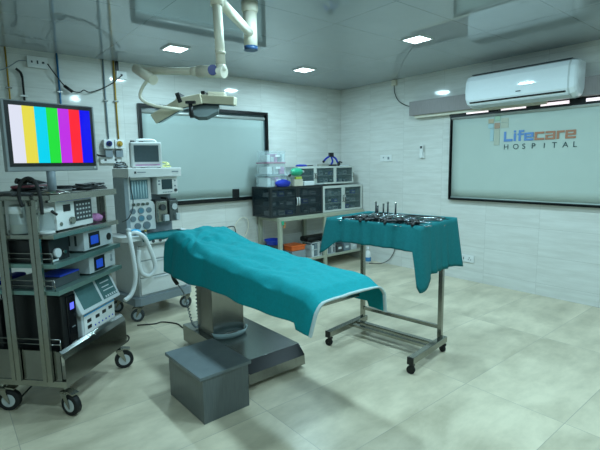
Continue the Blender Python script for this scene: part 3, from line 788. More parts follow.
for i, z in enumerate(SH):
    m = MB(); m.box(.02 if i == 0 else 0, CW-(.02 if i == 0 else 0), .016 if i == 0 else 0, CD, z-.022 if i else z-.01, z)
    if i: m.box(.0, CW, -.004, .0, z-.024, z+.004)
    m.build('shelf' , M_STEEL2 if i in (0, 3, 4) else [mat('teal_edged_shelf', '#7d9c96', .3, .7, .05)], ct)
    if i in (0, 1, 2):
        g = MB()
        zz = .355 if i == 0 else z
        g.tube([(.006, .02, zz), (.006, .02, zz+.06), (.006, CD-.03, zz+.06), (.006, CD-.03, zz)], .0035, 6, n=0)
        g.tube([(.006, .02, zz+.03), (.006, CD-.03, zz+.03)], .0025, 6, n=0)
        g.build('guard_rail', M_STEEL, ct)
for x in (-.012, CW-.02):
    for yv in (.10, .30):
        m = MB(); m.box(x-.004, x+.012, yv-.026, yv-.002, .165, 1.213); m.box(x-.004, x+.012, yv+.010, yv+.034, .165, 1.213); m.box(x+.0, x+.006, yv-.002, yv+.010, .165, 1.213)
        m.build('post', M_STEEL2, ct)
box('top_rail', M_STEEL2, ct, -.02, CW+.0, -.006, .02, 1.2, 1.213)
for x, y, a in ((.035, .02, 165), (CW-.03, .03, 215), (.04, CD-.04, 190), (CW-.03, CD-.04, 140)):
    caster(ct, x, y, .13, .063, .034, a, M_RUBBER, M_LGREY, z0=-.0518)
CM = Matrix.Translation((CO[0], CO[1], CZ)) @ Matrix.Rotation(R(CA), 4, 'Z') @ Matrix.Scale(CS, 4)
def on_cart(name, label, cat, u, v, z, rz=0, group=None):
    t = thing(name, label, cat, CM @ Vector((u, v, z)), CA+rz, group); t.scale = (CS, CS, CS); return t
E0 = .0015
# monitor
mn = thing('monitor', 'grey flat monitor showing colour bars on top of the cart', 'monitor', (-4.189, -1.974, 1.2425), 12); mn.scale = (CS, CS, CS)
MO = Matrix()
m = MB(); m.lathe([(.10, 0), (.10, .008), (.055, .016), (.045, .022)], (-.02, 0.02, 0)); m.build('foot', M_STEEL2, mn)
m = MB(); m.cyl((-.02, .02, .016), (-.02, .02, .15), .024, 20); m.box(-.06, .02, .046, .06, .13, .42); m.build('stand', M_GREY, mn)
m = MB(); mx0, mx1, mz0, mz1 = -.247, .250, .131, .518
sx0, sx1, sz0, sz1 = -.214, .220, .178, .489
m.box(mx0, mx1, -.005, .045, mz0, mz1, bev=.006)
m.build('casing', mat('monitor_casing', '#82888a', .4, .1, .03), mn)
m = MB(); m.box(sx0-.020, sx1+.018, -.0075, -.005, sz0-.020, sz1+.022); m.build('bezel', M_BLACK, mn)
m = MB()
for k in range(7):
    a = sx0 + (sx1-sx0)*k/7; b = sx0 + (sx1-sx0)*(k+1)/7
    m.mi = k; m.box(a, b, -.0095, -.0075, sz0, sz1)
m.build('screen', BARS, mn)
box('power_button', M_LGREY, mn, .225, .237, -.0075, -.005, .143, .155)
# keyboard, cables and tubing on the top shelf
t = on_cart('keyboard', 'black keyboard lying on the cart top at the far left', 'keyboard', .06, .28, SH[4]+E0, 60)
box('case', M_BLACK, t, -.16, .16, -.05, .05, 0, .014, bev=.003)
m = MB()
for i in range(14):
    for k in range(5): m.box(-.15+i*.0215, -.132+i*.0215, -.042+k*.0175, -.028+k*.0175, .014, .018)
m.build('keys', M_DGREY, t)
t = on_cart('cable_bundle', 'heap of black camera cables on the cart top beside the monitor stand', 'cable', .36, .37, SH[4]+E0)
random.seed(5)
for q in range(5):
    P = []
    for i in range(11):
        a = i*.9 + q*1.3; rr = .05 + .04*random.random(); P.append((rr*1.9*math.cos(a), rr*math.sin(a), .010 + .009*q + .004*(i % 2)))
    MB().tube(P, .0075, 8).build('cable_coil', M_BLACK if q != 3 else mat('red_cable', '#8d4a52', .5), t)
m = MB(); m.box(-.06, .10, -.02, .03, .05, .075, bev=.006, rot=(12, 'Y')); m.cyl((-.05, .02, .06), (-.1, .04, .075), .018, 14); m.build('camera_head', M_BLACK, t)
t = on_cart('cable_bundle', 'long flat heap of black cables on the right half of the cart top', 'cable', .50, .085, SH[4]+E0)
random.seed(9)
for q in range(5):
    P = []
    for i in range(9):
        a = i*.95 + q*1.1; rr = .04 + .03*random.random(); P.append((rr*2.4*math.cos(a), rr*.9*math.sin(a), .009 + .008*q + .004*(i % 2)))
    MB().tube(P, .006, 8).build('cable_coil', M_BLACK if q % 2 == 0 else M_DGREY, t)
t = on_cart('tubing_coil', 'flat coil of thin dark tubing on the right of the cart top', 'tubing', .56, .33, SH[4]+E0)
for q in range(3):
    P = [((.07-.012*q)*math.cos(a), (.10-.012*q)*math.sin(a), .006 + .010*q) for a in [2*math.pi*k/16 for k in range(17)]]
    MB().tube(P, .005, 6, n=2).build('coil', M_DGREY if q else M_LGREY, t)
t = on_cart('cable_loop', 'thick black cable looping above the left edge of the cart top', 'cable', -.042, .03, 1.18)
MB().tube([(.0, .10, .0), (.0, .115, .06), (.0, .095, .13), (.0, .05, .155), (.0, .01, .13), (.0, -.01, .05), (.0, -.012, -.04)], .009, 10).build('cord', M_RUBBER, t)
# shelf at 1.02
def knob(m, x, z, r, y=-.0, d=.015, seg=16): m.cyl((x, y, z), (x, y-d, z), r, seg); return m
t = on_cart('gas_insufflator', 'white insufflator with dark keypad on the second shelf of the cart', 'medical device', .115, .055, SH[3]+E0)
box('case', M_WHITE, t, 0, .345, 0, .35, .006, .182, bev=.004)
box('blue_stripe', M_BLUE, t, .01, .34, -.002, .004, .170, .180)
m = MB(); m.box(.165, .335, -.004, .0, .04, .162); m.build('keypad', M_DGREY, t)
m = MB()
for i in range(5):
    for k in range(4): m.box(.18+i*.03, .195+i*.03, -.006, -.004, .055+k*.026, .065+k*.026)
m.build('keys', M_LGREY, t)
box('display', M_BLACK, t, .065, .125, -.004, .0, .11, .15)
knob(MB(), .13, .05, .022).build('knob', M_STEEL2, t); knob(MB(), .035, .04, .012, 0, .004).build('port', M_STEEL2, t)
m = MB()
for a, b in ((.02, .02), (.32, .02), (.02, .32), (.32, .32)): m.cyl((a, b, 0), (a, b, .007), .01, 10)
m.build('rubber_feet', M_RUBBER, t)
t = on_cart('suction_jar', 'clear jar with white lid on the cart beside the insufflator', 'jar', .055, .075, SH[3]+E0)
MB().lathe([(.035, .0), (.04, .004), (.04, .115), (.037, .12)], seg=24).build('glass_body', M_CLEAR, t)
MB().lathe([(.044, .12), (.044, .142), (.036, .148), (.012, .150), (.012, .158)], seg=24).build('lid', M_WHITE, t)
MB().lathe([(.042, .0), (.042, .012), (.041, .014)], seg=24).build('base_ring', M_WHITE, t) 
MB().tube([(-.01, -.045, .13), (.0, -.055, .115), (.015, -.058, .105)], .008, 8).build('tap', M_BLACK, t)
t = on_cart('suction_canister', 'grey white cylinder canister with a paper label behind the cart posts', 'canister', .056, .235, SH[3]+E0); t.scale = (CS*.68, CS*.68, CS)
MB().lathe([(.07, 0), (.078, .006), (.078, .05), (.08, .052), (.08, .058), (.078, .06), (.078, .15), (.065, .162), (.02, .165)], seg=28).build('body', mat('canister_grey', '#98a09c', .35, .1, .04), t)
m = MB()
rws = []
for z in (.115, .155):
    rws.append([(.0795*math.cos(a), .0795*math.sin(a), z) for a in [math.pi*.80 + math.pi*.5*k/10 for k in range(11)]])
m.grid(rws); m.build('paper_label', M_PAPER, t, solid=.001)
t = on_cart('cloth_bundle', 'small pink cloth bundle at the right end of the second cart shelf', 'cloth', .555, .10, SH[3]+E0)
m = MB(); rows = []
for i in range(12):
    ph = math.pi*i/11; rows.append([((.055*math.sin(ph) + .006*math.sin(k*2.1+i))*math.cos(2*math.pi*k/18), (.04*math.sin(ph)+.004)*math.sin(2*math.pi*k/18), max(0, .028 - .028*math.cos(ph) + .004*math.sin(k*1.7+i*1.3))) for k in range(18)])
m.grid(rows, closed=True).build('folds', M_PINK, t)
t = on_cart('steel_bowl', 'shallow dark dish behind the pink bundle on the cart', 'dish', .555, .26, SH[3]+E0)
MB().lathe([(.03, 0), (.05, .012), (.062, .035), (.06, .035), (.048, .014), (.0, .004)], seg=24).build('dish', M_DGREY, t)
# shelf at .855
t = on_cart('light_source', 'black light source box with a silver knob on the third cart shelf', 'medical device', .025, .05, SH[2]+E0)
box('case', M_BLACK, t, 0, .17, 0, .38, .0, .128, bev=.004)
knob(MB(), .05, .05, .026, 0, .02, 20).build('lamp_port', M_LGREY, t); knob(MB(), .115, .045, .012, 0, .014).build('knob', M_STEEL2, t)
box('sticker', M_PAPER, t, .02, .07, -.0015, .0, .003, .014)
t = on_cart('camera_unit', 'silver camera unit with lit blue screen on the third cart shelf', 'medical device', .325, .04, SH[2]+E0)
m = MB(); m.box(0, .32, 0, .33, .008, .128, bev=.004); m.build('case', M_LGREY, t)
box('screen_surround', M_BLACK, t, .05, .165, -.003, .001, .02, .115); box('screen', M_SCREENBL, t, .065, .145, -.005, -.003, .04, .095)
knob(MB(), .27, .06, .024, 0, .006).build('camera_socket', M_BLACK, t)
m = MB()
for k in range(5): m.box(-.001, .0, .05+k*.045, .065+k*.045, .04, .105)
m.build('vent_slots', M_DGREY, t)
m = MB()
for a, b in ((.03, .03), (.29, .03), (.03, .3), (.29, .3)): m.cyl((a, b, 0), (a, b, .009), .01, 10)
m.build('rubber_feet', M_RUBBER, t)
# shelf at .70
t = on_cart('blue_box', 'long dark box with a bright blue top on the fourth cart shelf', 'medical device', .035, .06, SH[1]+E0)
box('case', M_DGREY, t, 0, .25, 0, .26, 0, .052, bev=.003); box('blue_lid', M_BLUE, t, .07, .25, .0, .15, .052, .062, bev=.003)
t = on_cart('camera_unit', 'silver unit with small blue screen on the fourth cart shelf', 'medical device', .36, .04, SH[1]+E0)
box('case', M_LGREY, t, 0, .298, 0, .33, .008, .115, bev=.004)
box('screen_surround', M_BLACK, t, .05, .165, -.003, .001, .015, .105); box('screen', M_SCREENBL, t, .07, .14, -.005, -.003, .03, .085)
m = MB(); m.box(.245, .252, -.003, .0, .05, .09); m.cyl((.248, 0, .05), (.248, -.004, .05), .01, 12); m.build('usb_sign', M_GREY, t)
m = MB()
for a, b in ((.03, .03), (.28, .03), (.03, .3), (.28, .3)): m.cyl((a, b, 0), (a, b, .009), .01, 10)
m.build('rubber_feet', M_RUBBER, t)
t = on_cart('fabric_pouch', 'small blue pouch behind the posts on the fourth cart shelf', 'pouch', .13, .385, SH[1]+E0)
MB().box(-.06, .08, -.03, .05, 0, .06, bev=.02).build('pouch_body', M_NAVY, t)
# bottom deck
t = on_cart('computer_tower', 'black computer tower with violet display on the cart bottom', 'computer', .065, .04, SH[0]+E0)
box('case', M_BLACK, t, 0, .125, 0, .35, 0, .325, bev=.006)
m = MB(); m.box(.04, .12, -.008, 0, .02, .31, bev=.004); m.build('front_panel', mat('gloss_black', '#0c0d12', .15), t)
box('display', M_SCRPURP, t, .065, .10, -.0095, -.008, .225, .265)
box('badge', M_GREY, t, .07, .1, -.0095, -.008, .115, .12)
t = on_cart('power_supply', 'large black power supply case behind the left cart posts', 'power supply', .03, .405, SH[0]+E0); t.scale.y = CS*.7
box('case', M_BLACK, t, 0, .3, 0, .055, 0, .30, bev=.005)
box('label_plate', M_LGREY, t, -.0015, 0, .01, .05, .26, .29)
# electrosurgical generator
t = on_cart('electrosurgical_unit', 'pale electrosurgical generator with tilted screen on the cart bottom', 'medical device', .235, .04, SH[0]+E0)
m = MB(); m.box(0, .37, 0, .36, .006, .165, bev=.006); m.build('case', M_LGREY, t)
m = MB(); m.box(.02, .36, -.004, 0, .02, .145); m.build('front_panel', M_WHITE, t)
m = MB(); m.box(.02, .36, -.0055, -.004, .135, .145); m.build('blue_stripe', mat('soft_blue', '#3f9fd8', .4), t)
for a, b in ((.05, .085), (.14, .085), (.215, .09), (.29, .095), (.05, .045)): box('socket', M_BLACK, t, a, a+.04, -.0065, -.004, b, b+.022)
m = MB()
for k in range(6): m.cyl((.13+k*.04, -.004, .045), (.13+k*.04, -.0065, .045), .006, 10)
m.build('jacks', M_BLUE, t)
m = MB(); m.T = Matrix.Translation((-.042, -.04, .168)) @ Matrix.Rotation(R(-25), 4, 'X')
m.box(0, .435, 0, .03, 0, .205, bev=.008); h_ = m.build('screen_head', M_LGREY, t)
m = MB(); m.T = Matrix.Translation((-.042, -.04, .168)) @ Matrix.Rotation(R(-25), 4, 'X')
m.box(.035, .225, -.002, 0, .025, .17); m.box(.25, .41, -.002, 0, .025, .175); m.build('screen', mat('grey_green_screen', '#4d6b6b', .12), h_)
m = MB(); m.T = Matrix.Translation((-.042, -.04, .168)) @ Matrix.Rotation(R(-25), 4, 'X')
for k in range(6): m.box(.275+k*.025, .288+k*.025, -.004, -.002, .03+.0*k, .045)
m.box(.28, .38, -.004, -.002, .13, .137); m.box(.28, .36, -.004, -.002, .1, .107); m.box(.28, .40, -.004, -.002, .075, .082)
m.build('button_row', M_LGREY, h_)
box('neck', M_GREY, t, .03, .30, .05, .30, .155, .2)
# cables hanging behind the cart on the left
t = thing('cable_tangle', 'tangle of black power cords hanging behind the left of the cart', 'cable', tuple(CM @ Vector((.2, CD+.08, -.05))), CA)
random.seed(11)
for q in range(6):
    P = [(-.12+.06*q*.8, .02+.01*(q % 3), 1.0-.08*q)]
    for i in range(6): P.append((P[0][0] + random.uniform(-.09, .07), .03 + random.uniform(0, .05), P[0][2] - (P[0][2]-.012)*(i+1)/6))
    MB().tube(P, .005, 6).build('cord', M_RUBBER, t)
m = MB(); m.tube([(-.1, .02, .5), (-.25, -.02, .2), (-.22, -.05, .06), (-.12, -.12, .02), (.05, -.1, .03)], .006, 6); m.build('cord', M_RUBBER, t)

# ------------------------------------------------------------------ anaesthesia machine
am = thing('anaesthesia_machine', 'white and grey anaesthesia machine with gauges and drawers behind the drape', 'anaesthesia machine', (-3.45, -.92, 0), 10)
AM = Matrix.Translation((-3.45, -.92, 0)) @ Matrix.Rotation(R(10), 4, 'Z')
m = MB(); m.prism([(0, .03), (.04, 0), (.56, 0), (.60, .03), (.60, .5), (0, .5)], .145, .215, 'z'); m.build('base', M_GREY, am)
for x, y, a in ((.04, .04, 50), (.55, .04, 50), (.05, .44, 60), (.55, .44, 60)):
    caster(am, x, y, .145, .057, .04, a, M_DGREY, M_WHEEL)
box('drawer_cabinet', M_LGREY, am, .055, .565, .035, .47, .215, .69, bev=.004)
for z0_, z1_ in ((.552, .68), (.397, .54), (.235, .385)):
    d_ = box('drawer', M_WHITE, am, .065, .555, .02, .036, z0_, z1_, bev=.004)
    m = MB(); m.box(.2, .42, .012, .021, z1_-.018, z1_-.008); m.build('drawer_handle', M_LGREY, d_)
m = MB(); m.prism([(-.02, .69), (-.045, .705), (-.045, .745), (-.02, .76), (.47, .76), (.47, .69)], .06, .57, 'x'); m.build('control_desk', M_LGREY, am)
m = MB(); m.prism([(-.10, .0), (-.06, -.04), (.06, -.05), (.06, .3), (-.10, .3)], .745, .785, 'z'); m.build('side_wing', M_WHITE, am)
m = MB(); knob(m, .17, .725, .014, -.045, .008); knob(m, .24, .725, .014, -.045, .008); knob(m, .38, .725, .012, -.045, .008); m.build('desk_sockets', M_DGREY, am)
m = MB(); m.box(.13, .30, -.047, -.044, .708, .742); m.build('socket_panel', M_WHITE, am)
box('rear_column', M_GREY, am, .035, .56, .24, .35, .76, 1.29, bev=.006)
box('side_pillar', mat('slate_plastic', '#8b979c', .45), am, .03, .0695, .14, .34, .79, 1.29, bev=.004)
m = MB(); m.prism([(.055, .8), (.055, 1.03), (.07, 1.06), (.10, 1.075), (.29, 1.075), (.32, 1.06), (.335, 1.03), (.335, .8)], .17, .24, 'y'); m.build('gauge_panel', M_WHITE, am)
for gx, gz, r in ((.11, .985, .026), (.19, .985, .03), (.27, .985, .026), (.11, .915, .026), (.19, .915, .03), (.27, .915, .026), (.15, .845, .03), (.24, .845, .036)):
    g = MB(); g.cyl((gx, .17, gz), (gx, .158, gz), r, 20); gg = g.build('gauge', M_GREY, am)
    g = MB(); g.cyl((gx, .158, gz), (gx, .156, gz), r*.75, 20); g.build('gauge_face', mat('gauge_face_blue', '#56879a', .3) if gx == .19 else M_GPIPE, gg)
m = MB()
for k in range(4): knob(m, .12+k*.045, 1.045, .013, .17, .022, 14)
m.build('flow_knobs', M_STEEL2, am)
box('flowmeter_surround', M_WHITE, am, .07, .32, .19, .24, 1.075, 1.285, bev=.004)
box('flowmeter_window', mat('flowmeter_window', '#6f8f98', .15), am, .11, .285, .184, .19, 1.09, 1.265)
m = MB()
for k in range(6): m.cyl((.13+k*.027, .182, 1.10), (.13+k*.027, .182, 1.255), .006, 10)
m.build('flow_tubes', mat('flow_tube_glass', '#bcd8de', .1), am)
m = MB(); m.box(.035, .575, .06, .35, 1.290, 1.372, bev=.006); m.build('top_fascia', M_WHITE, am)
box('maker_mark', M_DGREY, am, .09, .11, .058, .061, 1.325, 1.345)
m = MB(); m.box(.12, .2, .058, .061, 1.332, 1.340); m.box(.47, .54, .058, .061, 1.332, 1.342); m.build('fascia_print', M_GREY, am)
m = MB(); m.box(.345, .565, .12, .24, 1.125, 1.287, bev=.006); m.build('ventilator_unit', M_WHITE, am)
box('ventilator_screen', mat('ventilator_screen', '#34474c', .12), am, .392, .505, .117, .121, 1.17, 1.265)
for a, b in ((.365, 1.25), (.365, 1.22), (.535, 1.25), (.535, 1.2)): box('button', M_GPIPE, am, a-.008, a+.008, .115, .12, b-.007, b+.007)
for k in range(6): box('button', M_GPIPE, am, .40+k*.018, .411+k*.018, .115, .12, 1.14, 1.148)
knob(MB(), .538, 1.158, .014, .12, .014).build('selector', M_DGREY, am)
for i, (a, b) in enumerate(((.34, .445), (.47, .565))):
    m = MB(); m.box(a, b, .13, .24, .86, 1.06, bev=.006); v_ = m.build('vaporizer', M_STEEL2 if i == 0 else mat('vaporizer_grey', '#59605f', .4, .3), am)
    m = MB(); m.cyl(((a+b)/2, .13, 1.0), ((a+b)/2, .112, 1.0), .03, 18); m.cyl(((a+b)/2+.02, .13, .92), ((a+b)/2+.02, .105, .92), .018, 14); m.build('dial', M_DGREY if i == 0 else M_LGREY, v_)
    box('filler_block', M_LGREY, v_, a+.05, b-.005, .095, .13, .87, .93, bev=.003)
box('vaporizer_bar', M_BLACK, am, .447, .468, .15, .24, .86, 1.09)
box('back_bar', M_DGREY, am, .34, .565, .16, .24, 1.06, 1.075)
MB().tube([(.04, .05, 1.30), (.06, .08, 1.2), (.085, .10, 1.1), (.07, .1, 1.0), (.03, .11, .93), (.0, .16, .9)], .004).build('sensor_cable', M_DGREY, am)
# things on and around it
t = thing('patient_monitor', 'white patient monitor with dark screen on the anaesthesia machine', 'patient monitor', AM @ Vector((.145, .20, 1.3735)), -12)
m = MB(); m.box(0, .275, 0, .12, .004, .235, bev=.014); m.build('case', M_WHITE, t)
box('screen', mat('patient_screen', '#46565c', .15), t, .03, .245, -.002, .001, .055, .205)
m = MB(); 
for k in range(8): m.box(.035+k*.025, .06+k*.027, -.004, -.001, .022, .032)
m.build('buttons', M_PINK, t)
m = MB(); m.tube([(.06, .07, .23), (.08, .07, .255), (.21, .07, .255), (.24, .07, .23)], .011, 8); m.build('handle', M_WHITE, t)
m = MB()
for a in (.03, .25):
    for b in (.02, .10): m.cyl((a, b, 0), (a, b, .006), .012, 10)
m.build('rubber_feet', M_RUBBER, t)
m = MB(); m.cyl((.03, .06, .23), (.03, .06, .25), .02, 12); m.build('alarm_lamp', M_BLACK, t)
t = thing('tubing_coil', 'pale yellow tubing coiled on top of the anaesthesia machine', 'tubing', AM @ Vector((.485, .22, 1.3735)), 10)
for q in range(4):
    P = [((.075-.01*q)*math.cos(a+q), (.045)*math.sin(a+q), .007 + .012*q + .01*math.sin(a*2)*min(q, 1)) for a in [2*math.pi*k/14 for k in range(15)]]
    MB().tube(P, .0055, 6, n=3).build('coil', M_YELLOW, t)
t = thing('cable_heap', 'heap of grey leads on the left end of the anaesthesia machine top', 'cable', AM @ Vector((.085, .28, 1.3735)), 10)
for q in range(5):
    P = [((.06+.01*(q % 2))*math.cos(a+q*.7), (.05)*math.sin(a+q), .006 + .011*q + .006*(k_ % 2)) for k_, a in enumerate([2*math.pi*k/10 for k in range(10)])]
    MB().tube(P, .005, 6).build('lead', M_GREY if q % 2 else M_DGREY, t)
t = thing('desk_cloth', 'teal cloth spread over the anaesthesia machine desk', 'cloth', AM @ Vector((.32, .05, .763)), 10)
rows = [[(-.25+.5*i/20, -.07+.19*k/8, .004+.004*abs(noise.noise(Vector((i*.5, k*.7, 0))))) for k in range(9)] for i in range(21)]
rows = [[(-.25+.5*i/20, -.1005, -.03 - .006*math.sin(i)), (-.25+.5*i/20, -.0985, -.008)] + r for i, r in enumerate(rows)]
MB().grid(rows).build('sheet', M_TEAL2, t, solid=.003)
t = thing('glove_bundle', 'crumpled light blue glove on the anaesthesia machine desk', 'glove', AM @ Vector((.055, .04, .7865)), 10)
rows = []
for i in range(12):
    ph = math.pi*i/11; rows.append([((.05*math.sin(ph) + .007*math.sin(k*2.3+i*1.4))*math.cos(2*math.pi*k/16), (.035*math.sin(ph)+.004)*math.sin(2*math.pi*k/16), max(0, .025 - .025*math.cos(ph) + .006*math.sin(k*1.9+i))) for k in range(16)])
MB().grid(rows, closed=True).build('crumpled_rubber', mat('light_blue_rubber', '#35a7d6', .5), t)
t = thing('medicine_vial', 'small yellow topped vial beside the light blue glove', 'vial', AM @ Vector((.145, .03, .771)), 10)
MB().lathe([(.014, 0), (.015, .002), (.015, .028), (.008, .034), (.008, .038)]).build('glass', M_CLEAR, t); MB().lathe([(.011, .038), (.011, .05), (.009, .052)]).build('cap', M_YPIPE, t)
t = thing('paper_sheet', 'white paper at the right end of the anaesthesia machine desk', 'paper', AM @ Vector((.56, .08, .775)), 15)
MB().grid([[(-.035+.07*i/4, -.05+.1*k/4, .002+.003*math.sin(i+k)) for k in range(5)] for i in range(5)]).build('sheet', M_PAPER, t, solid=.001)
# corrugated breathing hoses
def fa(u, v, z): return tuple(AM @ Vector((u, v, z)))
def hose(label, pts, r=.017):
    t = thing('breathing_hose', label, 'hose', pts[0])
    P = smooth_path(pts, 14); L = [Vector(p) - Vector(pts[0]) for p in P]
    MB().tube(L, r, 12, n=0, ridge=.16).build('corrugated_tube', M_HOSE, t)
    m = MB(); m.cyl(L[0] + (L[0]-L[1]).normalized()*.03, L[0], r*1.25, 14); m.build('connector', M_LGREY, t)
hose('white corrugated hose looping in front of the machine drawers', [fa(-.045, -.05, .815), fa(.0, -.075, .825), fa(.07, -.085, .77), fa(.12, -.08, .65), fa(.155, -.075, .54), (fa(.15, -.075, .47)), fa(.09, -.075, .43), fa(.025, -.075, .47), fa(.005, -.07, .58), fa(.02, -.065, .67)])
hose('white corrugated hose hanging straight down beside the cart', [fa(-.075, -.09, .84), fa(-.09, -.13, .78), fa(-.085, -.15, .65), fa(-.08, -.16, .5), fa(-.10, -.17, .40), fa(-.15, -.19, .33), fa(-.21, -.2, .30)])
t = thing('cardboard_carton', 'brown carton on the floor behind the breathing hoses', 'box', (-3.56, -.22, 0), 0)
m = MB(); m.box(-.10, .06, -.12, .12, 0.001, .60, bev=.003); m.build('carton_body', M_CARD, t); box('tape', M_CREAM, t, -.1, .06, -.015, .015, .6, .602)
t = thing('floor_cable', 'black cable lying on the floor from machine wheel to operating table', 'cable', (-3.4, -1.0, .006))
MB().tube([(-.08, .02, 0), (.05, -.05, 0), (.12, -.05, 0), (.2, -.18, 0), (.2, -.30, 0), (.22, -.45, 0), (.2, -.52, .0)], .0055, 8).build('cord', M_RUBBER, t)
t = thing('floor_cable', 'black cable on the floor between the cart and machine wheel', 'cable', (-3.75, -1.35, .006))
MB().tube([(-.1, -.1, 0), (0, 0, 0), (.1, .08, 0), (.12, .2, 0), (.0, .3, 0), (-.1, .35, 0), (.1, .4, 0)], .0055, 8).build('cord', M_RUBBER, t)

# ------------------------------------------------------------------ bench against the back wall with cabinets
bt = thing('work_bench', 'long pale metal bench with lower shelf against the back wall', 'bench', (-.9, -.27, 0))
def bb(x0, x1, y0, y1, z0, z1, m, **k): m.box(x0+.9, x1+.9, y0+.27, y1+.27, z0, z1, **k)
bx0, bx1, by0, by1 = -1.545, -.03, -.50, -.03
m = MB(); bb(bx0, bx1, by0, by1, .69, .735, m, bev=.003); m.build('bench_top', M_BENCH, bt)
m = MB(); bb(bx0+.04, bx1-.02, by0+.01, by1-.01, .14, .165, m); m.build('lower_shelf', M_BENCH, bt)
for x in (bx0, bx1-.045, -.80):
    for y in (by0, by1-.045):
        m = MB(); bb(x, x+.045, y, y+.045, 0.001, .69, m, bev=.003); m.build('leg', M_BENCH, bt)
# dark display cabinet
Z0c = .7365
def cabinet(name, label, x0, x1, y0, y1, z0, z1, mbody, mdoor, doors, glass, side_glass=False, handles='center', shelves=(.5,), fr=.03, back=True):
    t = thing(name, label, 'cabinet', ((x0+x1)/2, (y0+y1)/2, z0)); W_, D_, H_ = (x1-x0)/2, (y1-y0)/2, z1-z0
    m = MB(); m.box(-W_, W_, -D_+.016, D_, 0, .018); m.box(-W_, W_, -D_+.016, D_, H_-.018, H_); m.box(W_-.016, W_, -D_+.016, D_, .018, H_-.018)
    if back: m.box(-W_+.016, W_-.016, D_-.01, D_, .018, H_-.018)
    if side_glass:
        m.box(-W_, -W_+.016, -D_+.016, -D_+.04, .018, H_-.018); m.box(-W_, -W_+.016, D_-.024, D_, .018, H_-.018)
    else: m.box(-W_, -W_+.016, -D_+.016, D_, .018, H_-.018)
    m.build('carcass', mbody, t)
    if side_glass: box('side_glass', glass, t, -W_+.004, -W_+.009, -D_+.04, D_-.024, .018, H_-.018)
    for s in shelves: box('shelf', mbody if not side_glass else M_CABL, t, -W_+.016, W_-.016, -D_+.03, D_-.012, H_*s-.004, H_*s+.004)
    n = len(doors)-1
    for k in range(n):
        a, b = -W_ + doors[k]*(2*W_) + .002, -W_ + doors[k+1]*(2*W_) - .002
        m = MB(); m.box(a, a+fr, -D_, -D_+.015, .003, H_-.003); m.box(b-fr, b, -D_, -D_+.015, .003, H_-.003); m.box(a+fr, b-fr, -D_, -D_+.015, .003, fr); m.box(a+fr, b-fr, -D_, -D_+.015, H_-fr, H_-.003)
        dd_ = m.build('door', mdoor, t)
        box('door_glass', glass, dd_, a+fr, b-fr, -D_+.005, -D_+.009, fr, H_-fr)
        if handles:
            hx = b-fr*.5 if k % 2 == 0 else a+fr*.5
            m = MB(); m.tube([(hx, -D_, H_*.36), (hx, -D_-.018, H_*.38), (hx, -D_-.018, H_*.6), (hx, -D_, H_*.62)], .006, 8, n=0); m.build('door_handle', M_WHITE if side_glass else M_STEEL, dd_)
    return t
cabinet('display_cabinet', 'dark smoked glass cabinet with two doors on the bench', -1.635, -.785, -.45, -.05, Z0c, 1.112, M_CABL, M_CABL, (0, .5, 1), M_SMOKE, True, shelves=(.36, .66))
cabinet('display_cabinet', 'pale metal glass-door cabinet on the bench near the corner', -.78, -.022, -.45, -.06, Z0c, 1.09, M_CABG, M_CABG, (0, .5, 1), mat('cabinet_glass', '#4f6669', .08, alpha=.35), shelves=(.33, .62))
cabinet('display_cabinet', 'pale three-door glass cabinet, uppermost against the back wall', -1.16, -.15, -.40, -.08, 1.1135, 1.352, M_CABG, M_CABG, (0, .29, .645, 1), MATS['cabinet_glass'], shelves=(.5,), fr=.022)
# its feet bridge down to the lower pale cabinet
# contents of the cabinets
random.seed(21)
M_CON = [M_LGREY, M_GPIPE, M_PAPER, M_DGREY, M_BLUE]
ORD = ['leftmost', 'second from left', 'third from left', 'fourth from left', 'fifth from left', 'sixth from left', 'rightmost']
SHELFN = ['bottom', 'middle', 'top']
def content(x, y, z, w, d, h, k, where, q, i, n):
    t = thing('supply_box', ('rightmost' if i == n-1 else ORD[i]) + ' supply carton on the ' + ('top' if q == 1 and n == 7 else SHELFN[q]) + ' shelf inside the ' + where, 'box', (x, y, z), 0, 'supplies in the ' + where)
    m = MB(); m.box(-w/2, w/2, -d/2, d/2, 0, h, bev=.002); m.build('carton', M_CON[k % 5], t)
    box('label_strip', M_PAPER if k % 5 != 2 else M_GPIPE, t, -w*.35, w*.35, -d/2-.001, -d/2, h*.35, h*.7)
for sh, nm in ((0.018, 'lower'), (.362*.33-.0+.0, 'm'),):
    pass
H2 = 1.09-Z0c
for q, s in enumerate((.019, H2*.33+.005, H2*.62+.005)):
    for i in range(6):
        hh = random.uniform(.04, .08); content(-.72+i*.115, -.33, Z0c+s, random.uniform(.06, .1), .12, hh, i+q*2, 'pale lower cabinet', q, i, 6)
H3 = 1.352-1.1135
for q, s in enumerate((.019, H3*.5+.005)):
    for i in range(7):
        hh = random.uniform(.03, .06); content(-.79+i*.09 - (.0), -.28, 1.1135+s, random.uniform(.05, .075), .1, hh, i+q, 'pale upper cabinet', q, i, 7)
H1 = 1.112-Z0c
for q, s in enumerate((.019, H1*.36+.005, H1*.66+.005)):
    for i in range(6):
        hh = random.uniform(.04, .07); content(-1.54+i*.13, -.30, Z0c+s, random.uniform(.07, .11), .14, hh, i*2+q, 'dark smoked cabinet', q, i, 6)
